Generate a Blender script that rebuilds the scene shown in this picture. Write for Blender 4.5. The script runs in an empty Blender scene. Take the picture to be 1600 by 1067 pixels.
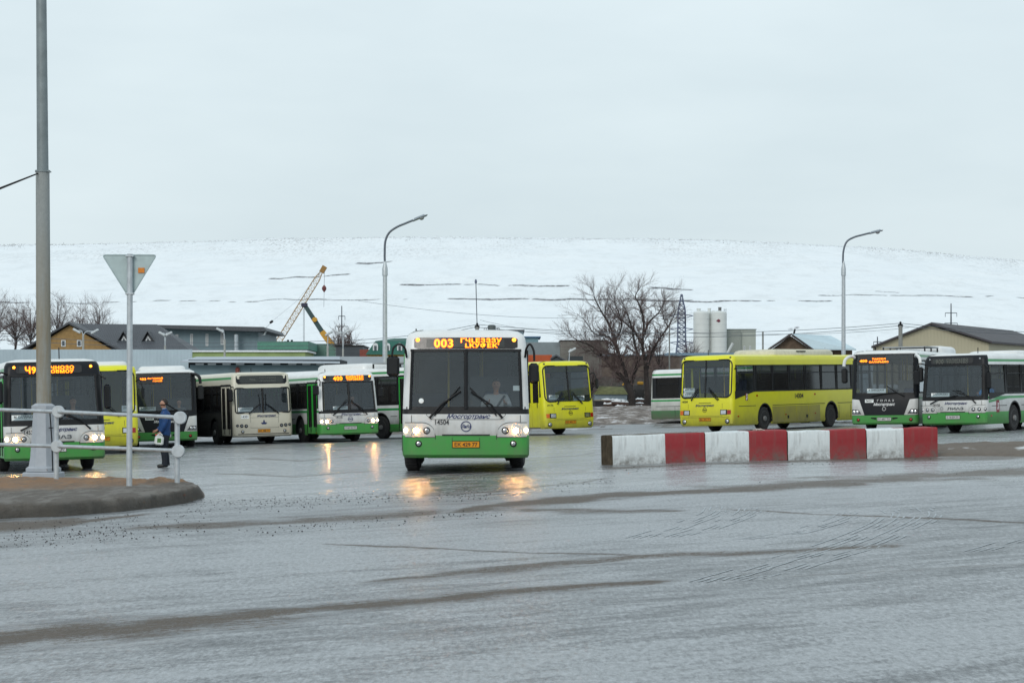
import bpy, bmesh, math, random
import numpy as np
from mathutils import Vector, Matrix
R = math.radians
rnd = random.Random(7)
SC = bpy.context.scene
COL = SC.collection
# ---------------------------------------------------------------- camera, sky, sun, exposure
F, HZ, CAMH = 3600.0, 625.0, 1.5          # focal length in photo pixels, horizon row, eye height
cd = bpy.data.cameras.new('camera'); cam = bpy.data.objects.new('camera', cd); COL.objects.link(cam)
cd.sensor_width = 36; cd.lens = F / 1600 * 36; cd.shift_y = (HZ - 533.5) / 1600
cam.location = (0, 0, CAMH); cam.rotation_euler = (R(90), 0, 0); cd.clip_end = 6000; cd.clip_start = 0.5
SC.camera = cam
wd = bpy.data.worlds.new('World'); SC.world = wd; wd.use_nodes = True
wt = wd.node_tree; wt.nodes.clear()
SUN_EL, SUN_ROT = R(28), R(200)
def wn(t, **k):
    n = wt.nodes.new(t)
    for a, b in k.items(): setattr(n, a, b)
    return n
sky = wn('ShaderNodeTexSky', sky_type='NISHITA', sun_disc=False, sun_elevation=SUN_EL, sun_rotation=SUN_ROT)
sky.air_density = 1.2; sky.dust_density = 3.0
tc = wn('ShaderNodeTexCoord'); mp = wn('ShaderNodeMapping'); mp.inputs['Scale'].default_value = (1.2, 1.2, 4)
nz = wn('ShaderNodeTexNoise'); nz.inputs['Scale'].default_value = 2.2; nz.inputs['Detail'].default_value = 5; nz.inputs['Roughness'].default_value = .55
rp = wn('ShaderNodeValToRGB')
rp.color_ramp.elements[0].position = .36; rp.color_ramp.elements[0].color = (5.1, 5.95, 6.36, 1)
rp.color_ramp.elements[1].position = .66; rp.color_ramp.elements[1].color = (6.0, 6.84, 7.18, 1)
mx = wn('ShaderNodeMixRGB'); mx.inputs[0].default_value = .93
bg = wn('ShaderNodeBackground'); bg.inputs['Strength'].default_value = .11
wo = wn('ShaderNodeOutputWorld')
L = wt.links.new
L(tc.outputs['Generated'], mp.inputs[0]); L(mp.outputs[0], nz.inputs['Vector']); L(nz.outputs['Fac'], rp.inputs[0])
L(sky.outputs[0], mx.inputs[1]); L(rp.outputs[0], mx.inputs[2]); L(mx.outputs[0], bg.inputs[0]); L(bg.outputs[0], wo.inputs[0])
sd = bpy.data.lights.new('sun', 'SUN'); sun = bpy.data.objects.new('sun', sd); COL.objects.link(sun)
sd.energy = .9; sd.angle = R(25); sd.color = (1, .96, .9)
sun.rotation_euler = (R(90) - SUN_EL, 0, R(180) - SUN_ROT + R(0))
SC.view_settings.view_transform = 'Standard'; SC.view_settings.look = 'None'
SC.view_settings.exposure = 0.27; SC.view_settings.gamma = 1
SC.view_settings.use_curve_mapping = False

# ---------------------------------------------------------------- helpers
def lerp(a, b, t): return a + (b - a) * t
def interp(tab, x):
    if x <= tab[0][0]: return tab[0][1]
    for (a, b), (c, d) in zip(tab, tab[1:]):
        if x <= c: return lerp(b, d, (x - a) / (c - a) if c > a else 0)
    return tab[-1][1]
def gz(x, y):
    """ground height: the yard rises gently to the right, and again far behind the buses"""
    z = .027 * 40 * math.tanh(x / 40.0)
    z += .09 * math.exp(-((y - 47) / 6.5) ** 2) * (1 if x < 4 else max(0, 1 - (x - 4) / 5))
    z -= .08 * math.exp(-((x - 16) / 4) ** 2 - ((y - 82) / 5) ** 2)
    if y > 112: z += .66 * min(1, (y - 112) / 70) ** .8
    return z
def P(px, py, d): return Vector(((px - 800) / F * d, d, CAMH + (HZ - py) / F * d))
def GP(px, py):
    s = (py - HZ + .027 * (px - 800)) / 1.5
    return ((px - 800) / s, F / s)
def tag(o, label=None, cat=None, group=None, kind=None):
    if label: o['label'] = label
    if cat: o['category'] = cat
    if group: o['group'] = group
    if kind: o['kind'] = kind
    return o
def empty(name, loc=(0, 0, 0), rz=0, label=None, cat=None, group=None):
    o = bpy.data.objects.new(name, None); COL.objects.link(o)
    o.location = loc; o.rotation_euler = (0, 0, rz); o.empty_display_size = .2
    return tag(o, label, cat, group)
def copy_tree(o, parent=None):
    c = o.copy(); COL.objects.link(c)
    if parent is not None: c.parent = parent
    for ch in [k for k in bpy.data.objects if k.parent is o]: copy_tree(ch, c)
    return c

# ---------------------------------------------------------------- materials
MATS = {}
class NT:
    def __init__(s, name):
        s.m = bpy.data.materials.new(name); s.m.use_nodes = True; s.t = s.m.node_tree
        s.b = s.t.nodes['Principled BSDF']
    def n(s, typ, props=None, **ins):
        nd = s.t.nodes.new('ShaderNode' + typ)
        for k, v in (props or {}).items(): setattr(nd, k, v)
        for k, v in ins.items(): s.put(nd, k, v)
        return nd
    def put(s, nd, k, v):
        k = k.replace('_', ' ')
        if k.startswith('i') and k[1:].isdigit(): k = int(k[1:])
        sock = nd.inputs[k]
        if isinstance(v, bpy.types.NodeSocket): s.t.links.new(v, sock)
        elif isinstance(v, bpy.types.Node): s.t.links.new(v.outputs[0], sock)
        else:
            if isinstance(v, tuple) and len(v) == 3 and sock.type == 'RGBA': v = v + (1,)
            sock.default_value = v
    def obj(s, scale=(1, 1, 1), kind='Object'):
        tc = s.n('TexCoord'); mp = s.n('Mapping', Vector=tc.outputs[kind]); mp.inputs['Scale'].default_value = scale
        return mp.outputs[0]
    def noise(s, vec, sc, det=4, rough=.6, dist=0):
        return s.n('TexNoise', Vector=vec, Scale=sc, Detail=det, Roughness=rough, Distortion=dist).outputs[0]
    def ramp(s, fac, *stops):
        r = s.n('ValToRGB', Fac=fac); e = r.color_ramp.elements
        while len(e) < len(stops): e.new(.5)
        for el, (p, c) in zip(e, stops):
            el.position = p
            if not isinstance(c, tuple): c = (c, c, c)
            el.color = c + (1,)
        return r.outputs[0]
    def mix(s, fac, a, b, mode='MIX'):
        m = s.n('MixRGB', {'blend_type': mode}); s.put(m, 'i0', fac); s.put(m, 'i1', a); s.put(m, 'i2', b)
        return m.outputs[0]
    def math(s, op, a, b=0.0, clamp=False):
        m = s.n('Math', {'operation': op, 'use_clamp': clamp}); s.put(m, 'i0', a); s.put(m, 'i1', b); return m.outputs[0]
    def bump(s, h, strength=.3, dist=.02):
        b = s.n('Bump', Strength=strength, Distance=dist, Height=h); s.t.links.new(b.outputs[0], s.b.inputs['Normal'])
    def set(s, **k):
        for a, b in k.items(): s.put(s.b, a, b)
        return s.m
def basic(name, col, rough=.6, metal=0.0, var=.12, scale=6, bump=0.0, spec=.5):
    """plain surface with a little procedural variation"""
    if name in MATS: return MATS[name]
    t = NT(name); v = t.obj()
    f = t.noise(v, scale, 5)
    lo = tuple(c * (1 - var) for c in col); hi = tuple(min(1, c * (1 + var)) for c in col)
    c = t.ramp(f, (.3, lo), (.7, hi))
    r = t.ramp(t.noise(v, scale * 2.3, 3), (.3, max(.02, rough - .08)), (.7, min(1, rough + .08)))
    t.set(Base_Color=c, Roughness=r, Metallic=metal, Specular_IOR_Level=spec)
    if bump: t.bump(f, bump)
    MATS[name] = t.m; return t.m
def paint(name, col, rough=.32, grime=.6, top=1.5):
    """vehicle paint with road dirt thrown up over the lower part"""
    if name in MATS: return MATS[name]
    t = NT(name); v = t.obj()
    sep = t.n('SeparateXYZ', Vector=v)
    zf = t.n('MapRange', Value=sep.outputs['Z']); zf.inputs['From Min'].default_value = top; zf.inputs['From Max'].default_value = .25
    n1 = t.noise(v, 1.7, 6, .65); n2 = t.noise(t.obj((9, 9, .9)), 1.5, 4)
    g = t.math('MULTIPLY', t.math('POWER', zf.outputs[0], 1.3), t.math('ADD', n1, t.math('MULTIPLY', n2, .5)))
    g = t.math('MULTIPLY', g, grime, True)
    film = t.math('MULTIPLY', t.ramp(n1, (.35, 0.0), (.8, 1.0)), .14 * grime + .03)
    g = t.math('ADD', g, film, True)
    n3 = t.noise(v, .6, 2)
    base = t.mix(t.math('MULTIPLY', n3, .2), col, tuple(c * .8 for c in col))
    c = t.mix(g, base, (.14, .122, .10))
    t.set(Base_Color=c, Roughness=t.math('ADD', t.math('MULTIPLY', g, .45), rough, True), Coat_Weight=.15, Coat_Roughness=.15)
    t.bump(t.noise(v, 2.2, 2), .04, .01)
    MATS[name] = t.m; return t.m
def glass(name, tint=(.35, .4, .42), dirt=.1, rough=.05, dcol=(.2, .23, .24), refl=1.0):
    if name in MATS: return MATS[name]
    t = NT(name); v = t.obj()
    out = [n for n in t.t.nodes if n.type == 'OUTPUT_MATERIAL'][0]
    tr = t.n('BsdfTransparent', Color=tint)
    gl = t.n('BsdfGlossy', Color=(.85, .9, .93), Roughness=rough)
    fr = t.n('Fresnel', IOR=1.55)
    fm = t.math('MULTIPLY', t.math('ADD', fr.outputs[0], .01), refl, True)
    ms = t.n('MixShader'); t.put(ms, 'i0', fm); t.put(ms, 'i1', tr); t.put(ms, 'i2', gl)
    df = t.n('BsdfDiffuse', Color=dcol)
    dn = t.math('MULTIPLY', t.ramp(t.noise(v, 2.0, 5), (.25, .55), (.75, 1.0)), dirt, True)
    m2 = t.n('MixShader'); t.put(m2, 'i0', dn); t.put(m2, 'i1', ms); t.put(m2, 'i2', df)
    t.t.links.new(m2.outputs[0], out.inputs[0]); t.t.nodes.remove(t.b)
    MATS[name] = t.m; return t.m
def glow(name, col, strength):
    if name in MATS: return MATS[name]
    t = NT(name); f = t.noise(t.obj(), 30, 2)
    t.set(Base_Color=col, Emission_Color=col, Emission_Strength=t.math('MULTIPLY', t.ramp(f, (.3, .8), (.7, 1.1)), strength), Roughness=.3)
    MATS[name] = t.m; return t.m

# ---------------------------------------------------------------- mesh builder
class MB:
    def __init__(s): s.v = []; s.f = []; s.m = []; s.mats = []
    def slot(s, mat):
        mat = getattr(mat, 'm', mat)
        if mat not in s.mats: s.mats.append(mat)
        return s.mats.index(mat)
    def face(s, pts, mat):
        i = len(s.v); s.v += [tuple(p) for p in pts]; s.f.append(tuple(range(i, i + len(pts)))); s.m.append(s.slot(mat))
    def raw(s, vs, fs, mat):
        i = len(s.v); k = s.slot(mat); s.v += [tuple(p) for p in vs]
        for f in fs: s.f.append(tuple(i + q for q in f)); s.m.append(k)
        return s
    def box(s, c, d, mat, rot=None, taper=1.0, bev=0.0):
        """centre c, full sizes d; optional bevelled vertical and horizontal edges"""
        hx, hy, hz = d[0] / 2, d[1] / 2, d[2] / 2
        b = min(bev, hx * .9, hy * .9, hz * .9)
        M = (rot or Matrix.Identity(3))
        def T(p, up): k = taper if up else 1; return Vector(c) + M @ Vector((p[0] * k, p[1] * k, p[2]))
        if b <= 0:
            vs = [T((x, y, z), z > 0) for z in (-hz, hz) for x, y in ((-hx, -hy), (hx, -hy), (hx, hy), (-hx, hy))]
            return s.raw(vs, [(3, 2, 1, 0), (4, 5, 6, 7), (0, 1, 5, 4), (1, 2, 6, 5), (2, 3, 7, 6), (3, 0, 4, 7)], mat)
        rings = []
        for z, e in ((-hz, b), (-hz + b, 0), (hz - b, 0), (hz, b)):
            r = []
            X, Y = hx - e, hy - e; q = b
            for x, y in ((-X + q, -Y), (X - q, -Y), (X, -Y + q), (X, Y - q), (X - q, Y), (-X + q, Y), (-X, Y - q), (-X, -Y + q)):
                r.append(T((x, y, z), z > 0))
            rings.append(r)
        return s.loft(rings, mat)
    def loft(s, rings, mat, cap=True, closed=True):
        n = len(rings[0]); vs = [p for r in rings for p in r]; fs = []
        for k in range(len(rings) - 1):
            for i in range(n if closed else n - 1):
                j = (i + 1) % n; fs.append((k * n + i, k * n + j, (k + 1) * n + j, (k + 1) * n + i))
        if cap: fs.append(tuple(range(n - 1, -1, -1))); fs.append(tuple((len(rings) - 1) * n + i for i in range(n)))
        return s.raw(vs, fs, mat)
    def tube(s, pts, rad, mat, n=8, cap=True):
        pts = [Vector(p) for p in pts]
        if not isinstance(rad, (list, tuple)): rad = [rad] * len(pts)
        rings = []; up = None
        for i, p in enumerate(pts):
            a = pts[max(i - 1, 0)]; b = pts[min(i + 1, len(pts) - 1)]
            d = (b - a).normalized()
            if up is None or abs(d.dot(up)) > .99:
                up = Vector((0, 0, 1)) if abs(d.z) < .9 else Vector((1, 0, 0))
            u = d.cross(up).normalized(); w = u.cross(d).normalized(); up = w
            rings.append([p + (u * math.cos(2 * math.pi * k / n) + w * math.sin(2 * math.pi * k / n)) * rad[i] for k in range(n)])
        return s.loft(rings, mat, cap)
    def lathe(s, prof, mat, o=(0, 0, 0), axis='Z', n=24):
        """prof: list of (radius, height along the axis)"""
        rings = []
        for r, h in prof:
            ring = []
            for k in range(n):
                a = 2 * math.pi * k / n; x, y = r * math.cos(a), r * math.sin(a)
                q = {'Z': (x, y, h), 'X': (h, x, y), 'Y': (y, h, x)}[axis]
                ring.append(Vector(o) + Vector(q))
            rings.append(ring)
        return s.loft(rings, mat)
    def prism(s, poly, vec, mat):
        """planar polygon (3-D points) extruded by vec"""
        vec = Vector(vec); a = [Vector(p) for p in poly]; return s.loft([a, [p + vec for p in a]], mat)
    def build(s, name, parent=None, smooth=35, loc=(0, 0, 0), weld=True):
        me = bpy.data.meshes.new(name); me.from_pydata(s.v, [], s.f)
        for m in s.mats: me.materials.append(m)
        me.polygons.foreach_set('material_index', s.m)
        if weld and len(s.v) < 150000:
            bm = bmesh.new(); bm.from_mesh(me); bmesh.ops.remove_doubles(bm, verts=bm.verts, dist=1e-5)
            bmesh.ops.recalc_face_normals(bm, faces=bm.faces)
            bm.to_mesh(me); bm.free()
        if smooth:
            me.polygons.foreach_set('use_smooth', [True] * len(me.polygons)); me.set_sharp_from_angle(angle=R(smooth))
        me.update()
        o = bpy.data.objects.new(name, me); COL.objects.link(o); o.location = loc
        if parent is not None: o.parent = parent
        return o
_tc = {}
def glyphs(text, size, shear=0.0, bold=0.0, width=None, align='CENTER', spacing=1.0):
    """text outline as flat triangles (x right, y up), from the built-in font"""
    key = (text, size, shear, bold, width, align, spacing)
    if key in _tc: return _tc[key]
    cu = bpy.data.curves.new('glyphs', 'FONT'); cu.body = text; cu.size = size; cu.shear = shear; cu.offset = bold
    cu.align_x = align; cu.space_character = spacing; cu.resolution_u = 3; cu.fill_mode = 'FRONT'
    o = bpy.data.objects.new('glyphs', cu); COL.objects.link(o)
    bpy.context.view_layer.update()
    me = o.evaluated_get(bpy.context.evaluated_depsgraph_get()).to_mesh()
    vs = [(v.co.x, v.co.y) for v in me.vertices]; fs = [tuple(p.vertices) for p in me.polygons]
    o.evaluated_get(bpy.context.evaluated_depsgraph_get()).to_mesh_clear()
    bpy.data.objects.remove(o); bpy.data.curves.remove(cu)
    if vs and width:
        x0 = min(v[0] for v in vs); x1 = max(v[0] for v in vs); k = width / (x1 - x0)
        vs = [((v[0] - (x0 + x1) / 2) * k, v[1]) for v in vs]
    _tc[key] = (vs, fs); return _tc[key]
def skin(name, pts, edges, mat, parent=None, sub=1, loc=(0, 0, 0)):
    """pts: list of (x,y,z,rx[,ry]); grown into one continuous skin"""
    me = bpy.data.meshes.new(name); me.from_pydata([p[:3] for p in pts], edges, [])
    o = bpy.data.objects.new(name, me); COL.objects.link(o); o.location = loc
    mo = o.modifiers.new('skin', 'SKIN'); mo.use_smooth_shade = True
    if not me.skin_vertices:
        bm = bmesh.new(); bm.from_mesh(me); bm.verts.layers.skin.verify(); bm.to_mesh(me); bm.free()
    sk = me.skin_vertices[0].data
    for i, p in enumerate(pts): sk[i].radius = (p[3], p[4] if len(p) > 4 else p[3]); sk[i].use_root = (i == 0)
    ms = o.modifiers.new('subd', 'SUBSURF'); ms.levels = sub; ms.render_levels = sub
    bpy.context.view_layer.update()
    dg = bpy.context.evaluated_depsgraph_get()
    nm = bpy.data.meshes.new_from_object(o.evaluated_get(dg)); nm.name = name
    bpy.data.objects.remove(o)
    for m in list(nm.materials): pass
    nm.materials.clear(); nm.materials.append(mat)
    q = bpy.data.objects.new(name, nm); COL.objects.link(q); q.location = loc
    if parent is not None: q.parent = parent
    return q
# ---------------------------------------------------------------- materials of the vehicles
WHITE = paint('white_paint', (.78, .80, .80), grime=1.15)
WHITED = paint('dirty_white_paint', (.66, .67, .64), grime=1.25)
CREAM = paint('cream_paint', (.66, .63, .52), grime=.5)
GREEN = paint('green_paint', (.008, .37, .032), grime=.62)
GREEND = paint('dirty_green_paint', (.015, .20, .05), grime=.9)
STRIPE = paint('stripe_green', (.012, .27, .06), grime=.1)
YELLOW = paint('yellow_paint', (.76, .74, .010), grime=.6)
BLACKP = basic('black_paint', (.010, .012, .016), .4, spec=.22)
BLACKT = basic('black_trim', (.010, .011, .013), .5, spec=.3)
RUBBER = basic('tyre_rubber', (.022, .022, .023), .8, bump=.3, scale=20)
RIM = basic('steel_rim', (.20, .20, .20), .55, .3, .3, 12)
RIMD = basic('dirty_rim', (.045, .044, .042), .7, .1, .3, 12)
CHROME = basic('lamp_reflector', (.55, .56, .58), .18, .9)
LENS = basic('lamp_lens', (.28, .30, .32), .12, .3)
LDARK = basic('lamp_dark_glass', (.05, .052, .06), .1)
ORANGEL = basic('orange_lens', (.62, .12, .01), .2)
REDL = basic('red_lens', (.35, .015, .01), .2)
ORGLOW = glow('orange_marker_glow', (1, .26, .02), 5)
LEDM = glow('led_amber', (1, .31, .004), 2.3)
LEDH = glow('led_halo', (1, .13, .0), 1.3)  # bolder orange letters behind the lit ones, imitating the glow round them
BEAM = glow('warm_beam', (1, .50, .16), 220)
BEAMW = glow('pale_beam', (1, .72, .34), 24)
RIMGLOW = glow('headlight_halo_rim', (1, .50, .22), .85)  # bezel ring made to glow, imitating the orange halo of a lit headlight
WSG = glass('windscreen_glass', (.78, .85, .88), .16, .03, (.15, .19, .22), 1.1)
WSGD = glass('windscreen_glass_dark', (.30, .36, .38), .14, .04, (.085, .11, .125), .7)
SWG = glass('side_window_glass', (.16, .165, .17), .28, .10, (.085, .08, .078), .15)
CABG = glass('cab_glass', (.7, .76, .8), .06, .03, (.05, .05, .05), .5)
INT = basic('interior_grey', (.10, .108, .115), .8)
INTL = basic('interior_pale', (.30, .32, .33), .7)
SEATM = basic('seat_cloth', (.03, .045, .09), .9)
POLEY = basic('yellow_handrail', (.65, .45, .03), .4)
BLUET = basic('blue_lettering', (.006, .015, .10), .4)
BLACKL = basic('black_lettering', (.015, .015, .018), .5)
WHITEL = basic('white_lettering', (.78, .79, .8), .5)
PLATEO = basic('orange_plate', (.68, .28, .01), .4, var=.05)
PLATEW = basic('white_plate', (.6, .61, .6), .4, var=.05)
CARD = basic('white_card', (.88, .92, .92), .7, var=.03)
CREST = basic('crest_red', (.22, .015, .03), .5)
DISP = basic('display_glass', (.02, .018, .018), .12)
DISPG = basic('display_matrix_off', (.03, .034, .032), .25, var=.3, scale=40)
SEAM = basic('panel_gap', (.03, .03, .03), .8)

PROF = {
 'low':    [(.30, 1.22, .10), (.36, 1.25, .03), (.74, 1.25, 0), (1.16, 1.25, .03), (1.26, 1.245, .045), (2.42, 1.205, .20), (2.66, 1.175, .25), (2.74, 1.13, .31), (2.80, 1.03, .42), (2.83, .85, .6)],
 'golaz':  [(.28, 1.22, .10), (.34, 1.25, .03), (.62, 1.25, 0), (1.18, 1.25, .05), (1.40, 1.25, .08), (2.88, 1.22, .26), (2.94, 1.18, .30), (2.99, 1.08, .40), (3.02, .85, .6)],
 'maz':    [(.30, 1.22, .10), (.36, 1.25, .03), (.72, 1.25, 0), (1.16, 1.25, .03), (1.26, 1.245, .04), (2.26, 1.23, .12), (2.42, 1.22, .15), (2.78, 1.19, .20), (2.86, 1.12, .28), (2.90, .9, .5)],
 'high':   [(.26, 1.20, .12), (.34, 1.24, .04), (.70, 1.25, 0), (1.22, 1.25, .05), (1.38, 1.25, .07), (2.88, 1.23, .24), (3.00, 1.19, .30), (3.06, 1.05, .42), (3.08, .85, .6)],
}
WS = {'low': (1.26, 2.42), 'golaz': (1.40, 2.88), 'maz': (1.26, 2.26), 'high': (1.38, 2.88)}     # windscreen heights
WB = {'low': (1.36, 2.42), 'golaz': (1.42, 2.66), 'maz': (1.30, 2.40), 'high': (1.58, 2.66)}     # side window band

class Bus:
    def __init__(s, kind, name, label, x, y, rz, L=11.9, top='white', dirty=False, lower='green', axles=None,
                 doors=((.45, 1.75), (5.6, 6.9), (9.3, 10.6)), steer=0.0, group='buses standing in the yard', windows=True, tint=None, tiltk=1.0, dark_side=False, interior=True):
        s.kind, s.L, s.rc = kind, L, .17
        s.pf = PROF[kind]; s.hwt = [(p[0], p[1]) for p in s.pf]; s.yft = [(p[0], p[2]) for p in s.pf]
        s.z0, s.z1 = s.pf[0][0], s.pf[-1][0]
        s.ws, s.wb = WS[kind], WB[kind]
        s.WHT = {'low': WHITE, 'golaz': WHITE, 'maz': CREAM, 'high': YELLOW}[kind]
        s.SIDE = WHITED if dirty and kind != 'high' else s.WHT
        s.LOW = {'low': GREEN, 'golaz': GREEN, 'maz': CREAM, 'high': YELLOW}[kind]
        s.LOWS = GREEND if (dirty and s.LOW is GREEN) else s.LOW
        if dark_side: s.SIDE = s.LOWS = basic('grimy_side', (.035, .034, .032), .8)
        s.top = top; s.doors = doors; s.axles = axles or (2.65, L - 3.3); s.ra = .56; s.rw = .485
        s.stripe = kind in ('low', 'golaz', 'maz'); s.dirty = dirty
        z = gz(x, y)
        s.root = empty(name, (x, y, z), rz, label, 'bus', group)
        # the yard slopes sideways: lean the bus with it
        slope = (gz(x + 1, y) - gz(x - 1, y)) / 2 * tiltk
        up = Vector((-slope, 0, 1)).normalized(); fw = Vector((-math.sin(rz), math.cos(rz), 0))
        fw = (fw - up * fw.dot(up)).normalized(); rt = fw.cross(up)
        s.root.rotation_euler = Matrix((rt, fw, up)).transposed().to_euler()
        s.slope, s.tiltk, s.rz, s.steer = slope, tiltk, rz, steer
        s.tint = tint or WSG
        s.shell(windows); s.wheels()
        if interior: s.inside()
    def hw(s, z): return interp(s.hwt, z)
    def fy(s, x, z):
        hw, yf = s.hw(z), interp(s.yft, z); a = abs(x); fl = hw - s.rc
        if a <= fl: return yf - .055 * (1 - (a / fl) ** 2)
        q = min(a - fl, s.rc * .999)
        return yf + s.rc - math.sqrt(s.rc ** 2 - q * q)
    def lowz(s): return {'low': .74, 'golaz': .62, 'maz': .2, 'high': .2}[s.kind]
    def paint_front(s, x, z):
        if z < s.lowz(): return s.LOW
        k = s.kind
        if k == 'low':
            if z < 1.16: return s.WHT
            if z < 1.26: return BLACKT
            if z < 2.42: return BLACKT if s.top == 'black' else s.WHT
            return BLACKP if (s.top == 'black' and z < 2.76) else s.WHT
        if k == 'golaz': return BLACKP if z < 2.9 else s.WHT
        return s.WHT
    def paint_side(s, z):
        if z < s.lowz(): return s.LOWS
        if s.wb[0] < z < s.wb[1]: return BLACKT
        if s.stripe and z > s.wb[1]:
            a = s.wb[1] + (.10 if s.kind != 'maz' else .22)
            return STRIPE if a < z < a + .09 else s.WHT
        if s.kind in ('low', 'golaz') and 1.20 < z < 1.29: return STRIPE
        return s.SIDE
    def shell(s, windows):
        zb = sorted(set([p[0] for p in s.pf] + [s.lowz() if s.lowz() > .3 else s.z0, s.wb[0], s.wb[1], s.ws[0], s.ws[1], 1.2, 1.29, 2.76 if s.kind == 'low' else s.z1,
                                               s.wb[1] + (.10 if s.kind != 'maz' else .22), s.wb[1] + (.19 if s.kind != 'maz' else .31)]))
        zb = [z for z in zb if s.z0 <= z <= s.z1]
        L, rc = s.L, s.rc; mb = MB()
        def fpoints(z):
            hw = s.hw(z); pts = []
            for i in range(6): a = R(90 * i / 5); pts.append((-hw + rc - rc * math.cos(a), None, i))
            xs = [p[0] for p in pts]; n = 12
            xs += [lerp(-hw + rc, hw - rc, i / n) for i in range(1, n)]
            xs += [-x for x in reversed([p[0] for p in pts])]
            return xs
        rings = {}
        for z in zb:
            xs = fpoints(z); yf = interp(s.yft, z)
            fr = []
            for i, x in enumerate(xs):
                if i == 0 or i == len(xs) - 1: fr.append((x, yf + rc, z))
                else: fr.append((x, s.fy(x, z), z))
            rr = [(p[0], L - (p[1] - yf) * 1.0 - yf * .35, z) for p in fr]
            rings[z] = (fr, rr)
        for za, zc in zip(zb, zb[1:]):
            zm = (za + zc) / 2
            A, B = rings[za], rings[zc]; n = len(A[0])
            for i in range(n - 1):
                xm = (A[0][i][0] + A[0][i + 1][0]) / 2
                if s.ws[0] < zm < s.ws[1] and 5 <= i < n - 6: pass
                else: mb.face([A[0][i], A[0][i + 1], B[0][i + 1], B[0][i]], s.paint_front(xm, zm))
                mb.face([A[1][i + 1], A[1][i], B[1][i], B[1][i + 1]], s.paint_side(zm) if not (s.wb[0] < zm < s.wb[1]) else s.SIDE)
        top = rings[zb[-1]]; mb.face(top[0] + list(reversed(top[1])), s.WHT)
        # sides
        s.wins = {-1: [], 1: []}
        wy = [(.34, 1.85)]
        y = 2.0; wl = 1.42
        while y + .6 < L - .35:
            wy.append((y, min(y + wl - .09, L - .35))); y += wl
        for sg in (-1, 1):
            drs = s.doors if sg < 0 else ()
            wins = [w for w in wy if not any(w[0] < d[1] and w[1] > d[0] for d in drs)]
            if sg < 0:   # fill the gaps between doors again
                wins = []
                edges = [.34] + [q for d in drs for q in d] + [L - .35]
                for a, b in zip(edges[::2], edges[1::2]):
                    if b - a < .5: continue
                    k = max(1, round((b - a) / 1.45)); 
                    for i in range(k): wins.append((lerp(a, b, i / k) + .06, lerp(a, b, (i + 1) / k) - .06))
            s.wins[sg] = wins
            ys = set([L - rc - .0])
            for w in wins: ys.update(w)
            for d in drs: ys.update(d)
            for ax in s.axles:
                for i in range(-12, 13): ys.add(ax + s.ra * math.sin(R(i * 7.5)))
            ys = sorted(y for y in ys if .36 < y < L - rc + .001)
            def arch(y):
                for ax in s.axles:
                    if abs(y - ax) < s.ra: return .50 + math.sqrt(s.ra ** 2 - (y - ax) ** 2) 
                return 0
            for za, zc in zip(zb, zb[1:]):
                zm = (za + zc) / 2; mat = s.paint_side(zm)
                cols = [None] + ys + [None]
                for i in range(len(cols) - 1):
                    ya, yb = cols[i], cols[i + 1]
                    ym = ((ya or .3) + (yb or L)) / 2
                    if s.wb[0] < zm < s.wb[1] and windows and any(w[0] < ym < w[1] for w in wins): continue
                    if any(d[0] < ym < d[1] for d in drs) and .3 < zm < s.wb[1]: continue
                    def pt(yv, z, first):
                        if yv is None:
                            r = rings[z]; q = r[0] if first else r[1]
                            p = q[0] if sg < 0 else q[-1]; return p
                        return (sg * s.hw(z), yv, z)
                    la = arch(ya) if ya else 0; lb = arch(yb) if yb else 0
                    if la >= zc and lb >= zc: continue
                    p0, p1 = pt(ya, za, i == 0), pt(yb, za, i == 0); q0, q1 = pt(ya, zc, i == 0), pt(yb, zc, i == 0)
                    if la > za: p0 = (p0[0], p0[1], min(la, zc))
                    if lb > za: p1 = (p1[0], p1[1], min(lb, zc))
                    mb.face([p0, p1, q1, q0], mat)
        # roof ribs and underside
        s.seams(mb); o = mb.build('body', s.root, 40)
        u = MB(); u.box((0, L / 2, .40), (1.5, L - .5, .22), BLACKT)
        u.box((0, L - 1.2, .5), (2.3, 1.6, .3), BLACKT)
        for ax in s.axles: u.box((0, ax, .5), (2.0, .16, .16), BLACKT)
        u.build('chassis', s.root)
        for ax in s.axles:
            for sg in (-1, 1):
                a = MB()
                pr = [(sg * 1.252, ax + math.cos(R(t)) * s.ra, .50 + math.sin(R(t)) * s.ra) for t in range(-12, 193, 12)]
                for p, q in zip(pr, pr[1:]):
                    k = 1.10
                    pk = (p[0], ax + (p[1] - ax) * k, .5 + (p[2] - .5) * k); qk = (q[0], ax + (q[1] - ax) * k, .5 + (q[2] - .5) * k)
                    a.face([p, q, qk, pk], BLACKT)
                    a.face([p, q, (q[0] - sg * .6, q[1], q[2]), (p[0] - sg * .6, p[1], p[2])], BLACKT)
                # inner wall of the wheel well
                a.face([(sg * .65, ax + math.cos(R(t)) * s.ra, .50 + math.sin(R(t)) * s.ra) for t in range(-12, 193, 12)], BLACKT)
                a.build('wheel_arch', s.root)
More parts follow.
